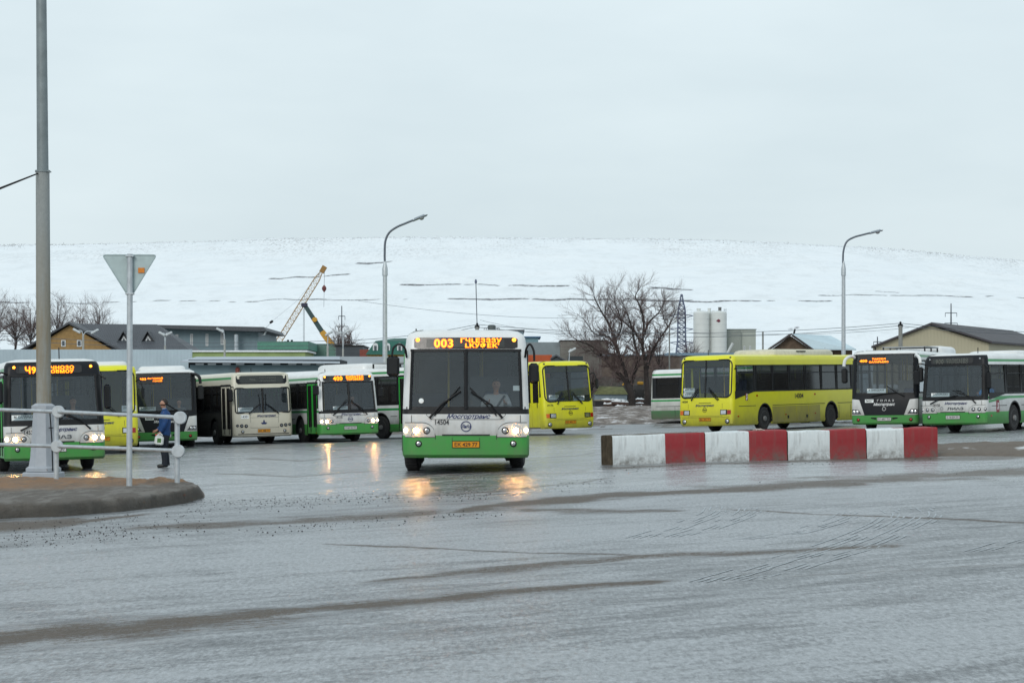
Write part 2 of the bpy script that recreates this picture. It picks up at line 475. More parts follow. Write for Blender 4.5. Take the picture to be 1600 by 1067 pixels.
        if windows:
            for sg in (-1, 1):
                for (ya, yb) in s.wins[sg]:
                    m = MB(); z0, z1 = s.wb[0] + .07, s.wb[1] - .07
                    X = lambda z: sg * (s.hw(z) - .012)
                    m.face([(X(s.wb[0]), ya, s.wb[0]), (X(s.wb[0]), yb, s.wb[0]), (X(s.wb[1]), yb, s.wb[1]), (X(s.wb[1]), ya, s.wb[1])], CABG if (sg > 0 and ya < .5) else SWG)
                    w = m.build('window', s.root)
                    f = MB(); zt = lerp(s.wb[0], s.wb[1], .7); r = .022
                    f.box((X(zt), (ya + yb) / 2, zt), (.03, yb - ya, .04), BLACKT)
                    f.box((X(s.wb[0]), (ya + yb) / 2, s.wb[0] + .03), (.03, yb - ya, .06), BLACKT)
                    f.box((X(s.wb[1]), (ya + yb) / 2, s.wb[1] - .03), (.03, yb - ya, .06), BLACKT)
                    for yy in (ya + .015, yb - .015): f.box((X(1.9), yy, (s.wb[0] + s.wb[1]) / 2), (.05, .03, s.wb[1] - s.wb[0]), BLACKT)
                    f.build('window_frame', w)
        for d in s.doors: s.door(*d)
    def seams(s, m):
        for sg in (-1, 1):
            zs = (.95,) if s.kind != 'high' else (1.02,)
            for z in zs:
                segs = []; y = .5
                while y < s.L - .5:
                    ok = not any(abs(y + .1 - ax) < s.ra + .12 for ax in s.axles) and not (sg < 0 and any(d[0] - .1 < y + .1 < d[1] + .1 for d in s.doors))
                    if ok: m.box((sg * 1.252, y + .1, z), (.008, .2, .022), SEAM)
                    y += .2
            y = 3.7
            while y < s.L - 1:
                ok = not any(abs(y - ax) < s.ra + .12 for ax in s.axles) and not (sg < 0 and any(d[0] - .1 < y < d[1] + .1 for d in s.doors))
                if ok: m.box((sg * 1.252, y, .66), (.008, .016, .56), SEAM)
                y += 1.1
    def door(s, ya, yb):
        n = 2; zt = s.wb[1] - .06; zbm = s.z0 + .06; col = {'low': GREEN, 'golaz': GREEN, 'maz': CREAM, 'high': YELLOW}[s.kind]
        if s.kind == 'low' and s.top == 'black': col = GREEN
        for i in range(n):
            a = lerp(ya, yb, i / n) + .02; b = lerp(ya, yb, (i + 1) / n) - .02
            m = MB(); x = -s.hw(1.4) + .03
            gb = .62 if s.kind != 'high' else 1.35
            for (y0, y1, z0, z1) in ((a, a + .06, zbm, zt), (b - .06, b, zbm, zt), (a + .06, b - .06, zt - .07, zt), (a + .06, b - .06, zbm, gb)):
                m.box((x, (y0 + y1) / 2, (z0 + z1) / 2), (.04, y1 - y0, z1 - z0), col, bev=.008)
            d = m.build('door', s.root)
            g = MB(); g.box((x, (a + b) / 2, (gb + zt - .07) / 2), (.012, b - a - .12, zt - .07 - gb), SWG); g.build('door_glass', d)
            h = MB(); h.tube([(x - .05, a + .12, gb + .25), (x - .05, a + .12, gb - .2)], .012, BLACKT, 6); h.build('door_handle', d)
        f = MB(); f.box((-s.hw(2.4) + .0, (ya + yb) / 2, s.wb[1] - .02), (.03, yb - ya, .08), BLACKT); f.build('door_frame', s.root)
    def wheels(s):
        for k, ax in enumerate(s.axles):
            for sg in (-1, 1):
                st = s.steer if k == 0 else 0
                # height of the ground under this wheel, when the body itself stands level
                wx = sg * 1.08 * math.cos(s.rz) - ax * math.sin(s.rz)
                dz = 0 if s.tiltk == 1 else (s.slope / max(s.tiltk, 1e-6) if s.tiltk else .027) * (1 - s.tiltk) * wx
                m = MB(); r, w = s.rw, .14
                m.lathe([(r - .17, -w), (r - .06, -w - .005), (r - .015, -w + .03), (r, -w + .06), (r, w - .06), (r - .015, w - .03), (r - .06, w + .005), (r - .17, w)], RUBBER, axis='X', n=32)
                for q in range(40):
                    a = 2 * math.pi * q / 40
                    m.box((0, math.cos(a) * r, math.sin(a) * r), (.22, .018, .018), RUBBER, Matrix.Rotation(a, 3, 'X'))
                t = m.build('wheel', s.root); t.location = (sg * 1.08, ax, r + dz); t.rotation_euler = (0, 0, st)
                g = MB(); q = sg
                dpt = .02 if k == 0 else -.07
                rm = RIM if not s.dirty else RIMD
                g.lathe([(.315, q * .135), (.30, q * .142), (.285, q * .10), (.25, q * (.06 + dpt)), (.16, q * (.10 + dpt)), (.11, q * (.10 + dpt)), (.10, q * (.17 + dpt)), (.05, q * (.18 + dpt))], rm, axis='X', n=28)
                for j in range(10):
                    a = 2 * math.pi * j / 10
                    g.box((q * (.105 + dpt), .135 * math.cos(a), .135 * math.sin(a)), (.03, .02, .02), BLACKT)
                    g.lathe([(.022, q * (.082 + dpt)), (.022, q * (.09 + dpt))], BLACKT, (0, .205 * math.cos(a), .205 * math.sin(a)), 'X', 8)
                g.build('rim', t)
    def inside(s):
        L = s.L; fl = .42 if s.kind != 'high' else .9
        m = MB(); m.box((0, L / 2, fl), (2.3, L - .7, .05), INT)
        m.box((0, .62, (fl + s.ws[0]) / 2 - .02), (2.2, .62, s.ws[0] - fl - .06), INT, bev=.08)     # dashboard
        m.box((.6, 2.15, fl + .75), (1.0, .05, 1.5), INT)
        m.box((0, L / 2, s.z1 - .16), (2.0, L - 1.0, .04), INTL)
        m.box((0, L - .5, 1.6), (2.2, .06, 1.6), INT)
        m.build('interior', s.root)
        m = MB(); m.lathe([(.20, 0), (.225, .015), (.20, .03)], BLACKT, (.62, .98, s.ws[0] + .02), 'Z', 20); o = m.build('steering_wheel', s.root)
        for y in (3.4, 4.3, 7.4, 8.3):
            for x in (-.75, .75):
                if y > L - 1: continue
                m = MB(); m.box((x, y, fl + .45), (.85, .45, .1), SEATM, bev=.04); m.box((x, y + .22, fl + .8), (.85, .09, .75), SEATM, bev=.04); m.build('seat', s.root)
        m = MB(); m.box((.62, 1.62, fl + .5), (.5, .5, .12), SEATM, bev=.05); m.box((.62, 1.86, fl + .85), (.5, .12, .7), SEATM, bev=.05); m.build('seat', s.root)
        for x, y in ((-.35, 2.2), (.35, 2.6), (-.35, 5.2), (.35, 6.4)):
            m = MB(); m.tube([(x, y, fl), (x, y, s.z1 - .2)], .02, POLEY, 8); m.build('handrail', s.root)
    # ---- things laid on the front
    def fshape(s, mb, x0, x1, bot, top, off, mat, n=16):
        xs = [lerp(x0, x1, i / n) for i in range(n + 1)]
        bf = bot if callable(bot) else (lambda x: bot); tf = top if callable(top) else (lambda x: top)
        for a, b in zip(xs, xs[1:]):
            p = [(a, bf(a)), (b, bf(b)), (b, tf(b)), (a, tf(a))]
            mb.face([(x, s.fy(x, z) - off, z) for x, z in p], mat)
    def frr(s, mb, x0, x1, z0, z1, r, off, mat, n=28):
        def e(x):
            d = min(x - x0, x1 - x)
            return 0 if d >= r else r - math.sqrt(max(0, r * r - (r - d) ** 2))
        s.fshape(mb, x0, x1, lambda x: z0 + e(x), lambda x: z1 - e(x), off, mat, n)
    def ftext(s, mb, txt, x, z, size, mat, off=.012, **k):
        vs, fs = glyphs(txt, size, **k)
        mb.raw([(x + a, s.fy(x + a, z + b) - off, z + b) for a, b in vs], fs, mat)
    def stext(s, mb, sg, txt, y, z, size, mat, **k):
        vs, fs = glyphs(txt, size, **k)
        mb.raw([(sg * (s.hw(z) + .008), y + sg * a, z + b) for a, b in vs], fs, mat)
    def lamp(s, x, z, r, on=None, name='headlight', bez=True, dark=False):
        y = s.fy(x, z); m = MB()
        if bez: m.lathe([(r * 1.3, 0.02), (r * 1.3, -.012), (r * 1.02, -.018), (r * .98, .02)], RIMGLOW if on in (BEAM, BEAMW) else BLACKT, (x, y, z), 'Y', 20)
        o = m.build(name, s.root) if bez else None
        g = MB(); mt = on or (LDARK if dark else CHROME)
        g.lathe([(r, .01), (r, -.006), (r * .8, -.022), (r * .4, -.03), (.001, -.032)], mt, (x, y - .004, z), 'Y', 20)
        if not on: g.lathe([(r * .45, -.02), (r * .45, -.034), (.001, -.036)], LENS, (x, y - .004, z), 'Y', 14)
        if o: g.build('lamp_lens', o)
        else: g.build(name, s.root)
    def windscreen(s, halves=2, r=.02, card=None, bar=.045, roundframe=None, gl=None):
        z0, z1 = s.ws; gl = gl or s.tint
        e = s.hw((z0 + z1) / 2) - s.rc
        parts = ((-1, 0), (0, 1)) if halves == 2 else ((-1, 1),)
        for a, b in parts:
            m = MB(); n = 6 * (2 if halves == 1 else 1)
            for i in range(n):
                pts = []
                for t, z in ((i / n, z0), ((i + 1) / n, z0), ((i + 1) / n, z1), (i / n, z1)):
                    x = lerp(a, b, t) * (s.hw(z) - s.rc); pts.append((x, s.fy(x, z) + .012, z))
                m.face(pts, gl)
            w = m.build('windscreen', s.root)
        f = MB(); k = (z1 - z0)
        def slant(x): return x
        # rubber gasket round the glass, with rounded corners in body colour when asked for
        R0 = roundframe or .06; fx = s.hw(z0) - (.10 if roundframe else .13); n = 40
        def e_in(x):
            d = fx - abs(x)
            return 0 if d >= R0 else R0 - math.sqrt(max(0, R0 * R0 - (R0 - d) ** 2))
        if roundframe:
            X = s.hw(z0) - .02
            for (lo, hi) in ((-X, -fx), (fx, X)): s.fshape(f, lo, hi, z0 - .01, z1 + .0, .004, s.WHT, 6)
            s.fshape(f, -fx, fx, z0 - .02, lambda x: z0 + e_in(x), .005, s.WHT, n)
            s.fshape(f, -fx, fx, lambda x: z1 - e_in(x), z1 + .02, .005, s.WHT, n)
            g = .035
            f.tube([(x, s.fy(x, z) - .006, z) for x, z in rrect(-fx, fx, z0, z1, R0)], g * .75, BLACKT, 6)
        else:
            s.fshape(f, -fx - .06, fx + .06, z0 - .02, z0 + .045, .006, BLACKT)
            s.fshape(f, -fx + .02, fx - .02, z1 - .03, z1 + .02, .006, BLACKT)
            for sg in (-1, 1):
                f.tube([(sg * (s.hw(z) - s.rc + .02), s.fy(s.hw(z) - s.rc, z) - .002, z) for z in (z0, (z0 + z1) / 2, z1)], .03, BLACKT, 6)
        if halves == 2:
            f.tube([(0, s.fy(0, z) - .0, z) for z in (z0, (z0 + z1) / 2, z1)], bar, BLACKT, 6)
        f.build('windscreen_frame', s.root)
        if card:
            for (txt, x, z, w, h, mat) in card:
                c = MB(); y = s.fy(x, z) + .035
                c.box((x, y, z), (w, .01, h), mat)
                c.raw([(x + a, y - .008, z + b) for a, b in glyphs(txt, h * .55, width=w * .82, bold=.002)[0]], glyphs(txt, h * .55, width=w * .82, bold=.002)[1], BLACKL) if txt else None
                if txt:
                    pass
                c.build('route_card', s.root)
    def wiper(s, pts, pts2=None):
        m = MB(); q = [(x, s.fy(x, z) - .055, z) for x, z in pts]
        m.tube(q, [.026] + [.02] * (len(q) - 1), BLACKT, 6)
        w = m.build('wiper', s.root)
        b = MB(); q = [(x, s.fy(x, z) - .03, z) for x, z in (pts2 or pts)]
        b.tube(q, .014, BLACKT, 5); b.build('wiper_blade', w)
    def mirror(s, pts, c, size, arm=.022, armmat=None, tilt=0):
        m = MB(); m.box(c, size, BLACKT, Matrix.Rotation(tilt, 3, 'Z'), bev=.05); o = m.build('mirror', s.root)
        a = MB(); a.tube(bez(pts), arm, armmat or BLACKT, 8); a.build('mirror_arm', o)
    def plate(s, txt, z, mat, w=.52, x=0):
        m = MB(); s.fshape(m, x - w / 2 - .012, x + w / 2 + .012, z - .069, z + .069, .012, BLACKT, 4); s.fshape(m, x - w / 2, x + w / 2, z - .057, z + .057, .016, mat, 4)
        s.ftext(m, txt, x, z - .035, .10, BLACKL, .022, width=w * .86, bold=.001)
        m.build('number_plate', s.root)
    def display(s, x0, x1, z0, z1, lines, r=.03, on=True, panel=True, off=.014, mtx=None):
        """lines: (text, x, z, size, width)"""
        m = MB()
        if panel:
            s.frr(m, x0, x1, z0, z1, r, off, DISP)
            if mtx: s.fshape(m, mtx[0], mtx[1], z0 + .03, z1 - .03, off + .003, DISPG, 10)
        else: s.fshape(m, x0, x1, z0, z1, off, DISP, 6)
        d = m.build('destination_display', s.root)
        if lines:
            t = MB()
            for (txt, x, z, size, width) in lines:
                if on: s.ftext(t, txt, x, z, size, LEDH, off + .010, width=width * 1.02, bold=size * .055, spacing=1.12)
                s.ftext(t, txt, x, z, size, LEDM if on else basic('display_letters_off', (.12, .125, .11), .5), off + .016, width=width, bold=size * .012, spacing=1.12)
            t.build('display_text', d)
        return d
    def emblem(s, x, z, r, mat=None, inner=True):
        mat = mat or BLUET; m = MB(); n = 28
        for i in range(n):
            a, b = 2 * math.pi * i / n, 2 * math.pi * (i + 1) / n
            m.face([(x + q * math.cos(t), s.fy(x + q * math.cos(t), z + q * math.sin(t)) - .016, z + q * math.sin(t)) for q, t in ((r, a), (r, b), (r * .84, b), (r * .84, a))], mat)
        if inner: s.ftext(m, 'ЛиАз', x, z - r * .28, r * .85, mat, .017, shear=.35, width=r * 1.75, bold=r * .02)
        m.build('emblem', s.root)
    def roofbox(s, y0, y1, h=.26, w=1.9, mat=None, vent=None, name='roof_unit'):
        zt = s.z1 - .04; m = MB(); mat = mat or s.WHT; rings = []
        for (k, z) in ((1, zt), (.99, zt + h * .55), (.94, zt + h * .85), (.85, zt + h)):
            W = w / 2 * k; e = (1 - k) * 1.6
            a, b = y0 + e, y1 - e; q = .15
            rings.append([(-W + q, a, z), (W - q, a, z), (W, a + q, z), (W, b - q, z), (W - q, b, z), (-W + q, b, z), (-W, b - q, z), (-W, a + q, z)])
        m.loft(rings, mat); o = m.build(name, s.root, 50)
        if vent:
            v = MB()
            for i in range(8):
                y = vent + i * .1
                for sg in (-1, 1): v.box((sg * (w / 2 - .005), y, zt + h * .68), (.06, .06, h * .16), BLACKT)
            v.build('vent_slots', o)
        return o
    def frame_rack(s, y0, y1, h=.2):
        m = MB(); z = s.z1 + h - .06
        m.box((0, (y0 + y1) / 2, z), (1.7, y1 - y0, .05), INTL)
        for y in (y0, (y0 + y1) / 2, y1):
            for x in (-.8, .8): m.box((x, y, z - h / 2), (.05, .06, h), BLACKT)
        m.build('roof_rack', s.root)
    def antenna(s, x, y, h=.35):
        m = MB(); m.tube([(x, y, s.z1 - .08), (x, y + .02, s.z1 + h)], .015, BLACKT, 6); m.build('antenna', s.root)
    def sidelamps(s, z=.6, mat=None):
        m = MB()
        for sg in (-1, 1):
            for y in (.45, 4.4, 7.0):
                if sg < 0 and any(d[0] < y < d[1] for d in s.doors): continue
                m.box((sg * 1.257, y, z), (.02, .09, .05), mat or ORANGEL)
        m.build('side_marker', s.root)
def rrect(x0, x1, z0, z1, r, n=6):
    pts = []
    for cx, cz, a0 in ((x1 - r, z1 - r, 0), (x0 + r, z1 - r, 90), (x0 + r, z0 + r, 180), (x1 - r, z0 + r, 270)):
        for i in range(n + 1):
            a = R(a0 + 90 * i / n); pts.append((cx + r * math.cos(a), cz + r * math.sin(a)))
    return pts + [pts[0]]
def bez(pts, n=6):
    """smooth polyline through the points"""
    P_ = [Vector(p) for p in pts]; P_ = [P_[0] * 2 - P_[1]] + P_ + [P_[-1] * 2 - P_[-2]]; out = []
    for i in range(1, len(P_) - 2):
        a, b, c, d = P_[i - 1:i + 3]
        for k in range(n):
            t = k / n
            out.append(.5 * ((2 * b) + (c - a) * t + (2 * a - 5 * b + 4 * c - d) * t * t + (3 * b - a - 3 * c + d) * t ** 3))
    out.append(P_[-2]); return out
def mos(b, x, z, w=.86, mat=None, size=.13):
    m = MB(); b.ftext(m, 'Мосгортранс', x, z, size, mat or BLUET, .014, shear=.4, width=w, bold=.003); m.build('operator_name', b.root)
def num(b, txt, x, z, size=.13, w=.27, mat=None, bg=None):
    m = MB()
    if bg: b.fshape(m, x - w * .62, x + w * .62, z - .03, z + size * .9, .010, bg, 4)
    b.ftext(m, txt, x, z, size, mat or BLACKL, .014, width=w, bold=.002); m.build('fleet_number', b.root)
def crest(b, sg, y, z, w=.24, h=.42):
    m = MB(); m.box((sg * (b.hw(z) + .004), y, z), (.01, w, h), CREST)
    x = sg * (b.hw(z) + .012)
    m.face([(x, y + sg * a, z + c) for a, c in ((-.05, -.12), (.02, -.13), (.06, -.02), (.03, .02), (.07, .12), (-.02, .13), (-.03, .04), (.0, 0), (-.05, -.04))], WHITEL)
    m.build('city_crest', b.root)

# ---------------------------------------------------------------- front ends
def front_low(b, number, plate, plcol, lines, lit=True, badge='ring', card=None, halves=2, halo=True):
    top = b.top
    b.windscreen(halves, card=card, gl=b.tint)
    m = MB()    # grille slit, panel joints, lamp pods
    b.fshape(m, -.47, .47, .735, .765, .008, SEAM)
    for x in (-.60, .60): b.fshape(m, x - .006, x + .006, .33, .74, .006, SEAM, 1)
    for x in (-1.07, 1.07): b.fshape(m, x - .006, x + .006, .74, 1.14, .006, SEAM, 1)
    for x in (-.27, .27): b.fshape(m, x - .004, x + .004, .33, .70, .006, SEAM, 1)
    m.build('front_joint', b.root)
    for sg in (-1, 1):
        p = MB(); x0, x1 = (.60, 1.20)
        def tp(x):
            t = (abs(x) - .60) / .26
            return .735 + (.25 * math.sqrt(max(0, 1 - (1 - min(t, 1)) ** 2)))
        xs = (-x1, -x0) if sg < 0 else (x0, x1)
        b.fshape(p, xs[0], xs[1], .70, lambda x: tp(x) + .014, .005, SEAM)
        b.fshape(p, xs[0] + (.012 if sg > 0 else 0), xs[1] - (.012 if sg < 0 else 0), .712, lambda x: tp(x), .009, b.WHT)
        p.build('lamp_panel', b.root)
        b.lamp(sg * 1.18, .84, .044, BEAMW if lit else None, bez=not lit)
        b.lamp(sg * .98, .835, .052, BEAM if lit else None)
        b.lamp(sg * .77, .835, .055)
        b.lamp(sg * .93, .58, .05, None, 'fog_lamp')
    if top == 'black':
        b.wiper([(-.85, 1.05), (-.45, 1.24), (.1, 1.30)], [(-.6, 1.20), (.0, 1.32), (.2, 1.34)])
        b.wiper([(.88, 1.05), (.62, 1.30), (.15, 1.46)], [(.75, 1.2), (.25, 1.50), (.0, 1.50)])
    else:
        b.wiper([(-.72, 1.08), (-.50, 1.34), (-.10, 1.62)], [(-.62, 1.13), (-.12, 1.70)])
        b.wiper([(.72, 1.08), (.50, 1.34), (.10, 1.60)], [(.60, 1.13), (.08, 1.68)])
        m = MB(); b.fshape(m, -.78, .78, lambda x: 1.05 + .09 * (abs(x) > .68) * (abs(x) - .68) / .1, 1.16, .004, SEAM)
        b.fshape(m, -.77, .77, lambda x: 1.06 + .09 * (abs(x) > .68) * (abs(x) - .68) / .1, 1.16, .007, b.WHT); m.build('wiper_recess', b.root)
    mos(b, .05 if badge == 'ring' else .12, 1.075 if badge == 'ring' else 1.02, .86, size=.12)
    num(b, number, -.47 if badge == 'ring' else -.62, .955, .14, .27)
    if badge == 'ring': b.emblem(0, .92, .105)
    else:
        m = MB(); b.ftext(m, 'ЛИАЗ', .1, .83, .12, basic('grey_badge', (.12, .13, .14), .3, .6), .014, width=.62, bold=.004); m.build('maker_badge', b.root)
        b.emblem(-.42, .88, .06, inner=False)
    b.plate(plate, .565, plcol)
    if top == 'black':
        b.display(-.9, .72, 2.47, 2.68, lines, mtx=(-.82, .55), on=lit)
        for x in (-.95, .95):
            b.lamp(x, 2.63, .035, ORGLOW if lit else LENS, 'marker_lamp', bez=False)
    else:
        b.display(-1.02, 1.02, 2.45, 2.67, lines, mtx=(-.78, .76), on=lit)
        for x in (-.95, .95): b.lamp(x, 2.62, .04, ORGLOW if lit else LENS, 'marker_lamp', bez=False)
    # mirrors
    if top == 'black':
        b.mirror([(-1.1, .25, 2.45), (-1.3, .05, 2.5), (-1.36, -.02, 2.3)], (-1.37, -.03, 2.0), (.24, .14, .55))
        b.mirror([(1.15, .2, 2.42), (1.3, .1, 2.3)], (1.33, .08, 1.85), (.17, .14, .62))
    else:
        b.mirror([(-1.17, .2, 2.28), (-1.2, .05, 2.45), (-1.30, -.05, 2.53), (-1.42, -.08, 2.46), (-1.45, -.08, 2.3)], (-1.43, -.06, 2.10), (.25, .15, .40))
        b.mirror([(1.17, .2, 2.28), (1.19, .05, 2.45), (1.26, -.05, 2.53), (1.33, -.08, 2.4), (1.34, -.08, 2.2)], (1.33, -.06, 1.96), (.20, .15, .40))
def front_golaz(b, plate, lines, number, card=None, armcol=None):
    b.windscreen(1, card=card)
    for sg in (-1, 1):
        m = MB()
        def lo(x): return .63
        def tp(x):
            a = abs(x); return min(1.20, .63 + (a - .74) / .20 * .57) if a < .94 else 1.20 + (a - .94) * .1
        a, c = (.74, 1.235)
        xs = (-c, -a) if sg < 0 else (a, c)
        b.fshape(m, xs[0], xs[1], lo, tp, .006, b.WHT, 24)
        m.build('corner_panel', b.root)
    for sg in (-1, 1):
        m = MB(); a, c = .86, 1.22; xs = (-c, -a) if sg < 0 else (a, c)
        b.fshape(m, xs[0], xs[1], lambda x: .67, lambda x: .67 + .17 * min(1, (abs(x) - .86) / .12 + .05), .011, LDARK, 12); o = m.build('headlight', b.root)
        for x in (1.02, 1.14):
            g = MB(); g.lathe([(.055, 0), (.055, -.012), (.03, -.02), (.001, -.022)], CHROME, (sg * x, b.fy(x, .75) - .012, .75), 'Y', 16); g.build('lamp_lens', o)
        b.lamp(sg * .98, .46, .05, REDL, 'fog_lamp', bez=True)
    m = MB()
    for sg in (-1, 1): b.fshape(m, min(sg * .3, sg * .5), max(sg * .3, sg * .5), lambda x: .46 + (abs(x) - .3) * .2, .54, .006, BLACKT, 4)
    m.build('grille', b.root)
    b.plate(plate, .48, PLATEW, .5)
    mos(b, 0, .98, .8, WHITEL, .14)
    m = MB(); b.ftext(m, 'ГОЛАЗ', .05, 1.13, .10, WHITEL, .014, width=.62, spacing=1.6); m.build('maker_badge', b.root)
    num(b, number, -.56, 1.125, .10, .26, bg=CARD)
    b.emblem(0, .86, .07, WHITEL, False)
    b.display(-1.0, .0, 2.48, 2.86, lines, panel=False, off=.005)
    mat = armcol or BLACKT
    b.mirror([(-1.1, .35, 2.75), (-1.25, .1, 2.82), (-1.40, -.15, 2.7), (-1.45, -.2, 2.45)], (-1.43, -.2, 2.1), (.22, .16, .55), .06, mat)
    b.mirror([(1.1, .35, 2.75), (1.2, .1, 2.82), (1.36, -.15, 2.7), (1.40, -.2, 2.45)], (1.40, -.2, 2.1), (.22, .16, .55), .06, mat)
    b.wiper([(-.5, 1.33), (0, 1.42), (.5, 1.46)]); b.wiper([(.75, 1.33), (.4, 1.5), (.1, 1.7)])
def front_high(b, number, plate, card=None, lens_right=True):
    b.windscreen(2, card=card, bar=.03, roundframe=.22)
    m = MB(); b.fshape(m, -.28, .28, 1.17, 1.19, .010, SEAM, 4)
    b.fshape(m, -1.2, 1.2, .60, .608, .006, SEAM)
    for x in (-.78, .78): b.fshape(m, x - .005, x + .005, .62, 1.15, .006, SEAM, 1)
    b.fshape(m, -.78, .78, .655, .662, .006, SEAM)
    m.build('front_joint', b.root)
    for sg in (-1, 1):
        m = MB(); b.fshape(m, min(sg * .70, sg * 1.0), max(sg * .70, sg * 1.0), .70, .90, .010, BLACKT, 4); o = m.build('headlight', b.root)
        g = MB(); b.fshape(g, min(sg * .73, sg * .95), max(sg * .73, sg * .95), .725, .875, .02, CHROME, 4); g.build('lamp_lens', o)
        g = MB(); b.fshape(g, min(sg * 1.01, sg * 1.16), max(sg * 1.01, sg * 1.16), .715, .885, .016, REDL if sg > 0 else ORANGEL, 4); g.build('indicator', b.root)
        b.lamp(sg * .98, .44, .075, None, 'fog_lamp')
        b.lamp(sg * 1.05, 2.96, .04, LDARK, 'marker_lamp', bez=False)
    mos(b, 0, 1.04, .86, size=.12); b.emblem(0, .90, .095, BLACKL)
    num(b, number, -.95, 1.20, .12, .28); b.plate(plate, .52, PLATEO)
    b.wiper([(-.62, 1.28), (-.45, 1.55), (-.30, 1.72)], [(-.70, 1.36), (-.30, 1.80)])
    b.wiper([(.60, 1.28), (.30, 1.55), (.15, 1.72)], [(.64, 1.30), (.16, 1.78)])
    b.mirror([(1.22, .3, 2.5), (1.36, .2, 2.55), (1.42, .1, 2.3)], (1.44, .1, 2.1), (.10, .2, .40))
def front_maz(b, number, plate, lines, card=None):
    b.windscreen(2, card=card, bar=.035, roundframe=.10)
    m = MB(); b.frr(m, -1.06, 1.06, 2.42, 2.80, .08, .010, BLACKP); b.frr(m, -.92, .92, 2.46, 2.76, .04, .014, DISPG); d = m.build('destination_display', b.root)
    t = MB()
    for (txt, x, z, size, width) in lines: b.ftext(t, txt, x, z, size, basic('display_letters_off', (.12, .125, .11), .5), .02, width=width)
    t.build('display_text', d)
    m = MB(); b.fshape(m, -.55, .62, .66, .668, .006, SEAM)
    for x in (-.55, .62): b.fshape(m, x - .005, x + .005, .66, 1.2, .006, SEAM, 1)
    b.fshape(m, -.55, .62, 1.07, 1.076, .006, SEAM); b.fshape(m, -1.2, 1.2, .40, .43, .006, SEAM); b.fshape(m, -1.2, 1.2, .31, .40, .006, basic('grey_bumper', (.25, .24, .21), .5))
    m.build('front_joint', b.root)
    for sg in (-1, 1):
        for i, x in enumerate((.74, .92, 1.09)): b.lamp(sg * x, .74 + i * .012, .055 - .01 * (i == 2), None, 'headlight', dark=True)
        b.lamp(sg * .88, .52, .05, None, 'fog_lamp')
    mos(b, .12, 1.10, .80, size=.12); num(b, number, -.78, 1.07, .13, .26, bg=CARD)
    m = MB(); b.fshape(m, -.12, .12, .83, .87, .014, BLUET, 6); b.fshape(m, -.03, .03, .87, .96, .014, BLUET, 2); b.fshape(m, -.09, .09, .80, .83, .014, BLUET, 4); m.build('maker_badge', b.root)
    b.plate(plate, .54, PLATEO, .50)
    b.wiper([(-.62, 1.22), (-.3, 1.5), (-.1, 1.62)], [(-.12, 1.35), (-.16, 2.0)]); b.wiper([(.62, 1.22), (.3, 1.5), (.1, 1.62)], [(.10, 1.35), (.12, 2.0)])
    b.mirror([(-1.15, .2, 2.3), (-1.32, 0, 2.3), (-1.36, -.03, 2.1)], (-1.36, 0, 1.98), (.2, .14, .5))
# ---------------------------------------------------------------- numpy noise for terrain
def vnoise(x, y, seed=0):
    xi = np.floor(x).astype(np.int64); yi = np.floor(y).astype(np.int64); fx = x - xi; fy = y - yi
    fx = fx * fx * (3 - 2 * fx); fy = fy * fy * (3 - 2 * fy)
    def h(a, b):
        n = (a * 374761393 + b * 668265263 + seed * 1442695041) & 0x7fffffff
        n = ((n ^ (n >> 13)) * 1274126177) & 0x7fffffff
        return ((n ^ (n >> 16)) & 0xffff) / 65535.0
    return (h(xi, yi) * (1 - fx) + h(xi + 1, yi) * fx) * (1 - fy) + (h(xi, yi + 1) * (1 - fx) + h(xi + 1, yi + 1) * fx) * fy
def fbm(x, y, o=4, seed=0):
    s = 0; a = 1; t = 0
    for i in range(o): s = s + a * vnoise(x * 2 ** i, y * 2 ** i, seed + i * 17); t += a; a *= .5
    return s / t
def gzn(x, y):
    z = .027 * 40 * np.tanh(x / 40.0)
    z = z + .09 * np.exp(-((y - 47) / 6.5) ** 2) * np.clip(1 - (x - 4) / 5, 0, 1)
    z = z - .08 * np.exp(-((x - 16) / 4) ** 2 - ((y - 82) / 5) ** 2)
    return z + np.where(y > 112, .66 * np.clip((y - 112) / 70, 0, 1) ** .8, 0)
def grid_mesh(name, X, Y, Z, mat, attrs=None, kind='structure', smooth=True, parent=None):
    r, c = X.shape; co = np.stack([X, Y, Z], -1).reshape(-1, 3)
    i = np.arange(r * c).reshape(r, c)
    q = np.stack([i[:-1, :-1], i[:-1, 1:], i[1:, 1:], i[1:, :-1]], -1).reshape(-1, 4)
    me = bpy.data.meshes.new(name); me.vertices.add(len(co)); me.vertices.foreach_set('co', co.ravel())
    me.loops.add(q.size); me.loops.foreach_set('vertex_index', q.ravel())
    me.polygons.add(len(q)); me.polygons.foreach_set('loop_start', np.arange(0, q.size, 4)); 
    me.update(calc_edges=True); me.validate()
    for k, v in (attrs or {}).items():
        a = me.attributes.new(k, 'FLOAT', 'POINT'); a.data.foreach_set('value', v.astype(np.float32).ravel())
    if smooth: me.polygons.foreach_set('use_smooth', [True] * len(me.polygons))
    me.materials.append(mat)
    o = bpy.data.objects.new(name, me); COL.objects.link(o)
    if kind: o['kind'] = kind
    if parent is not None: o.parent = parent
    return o

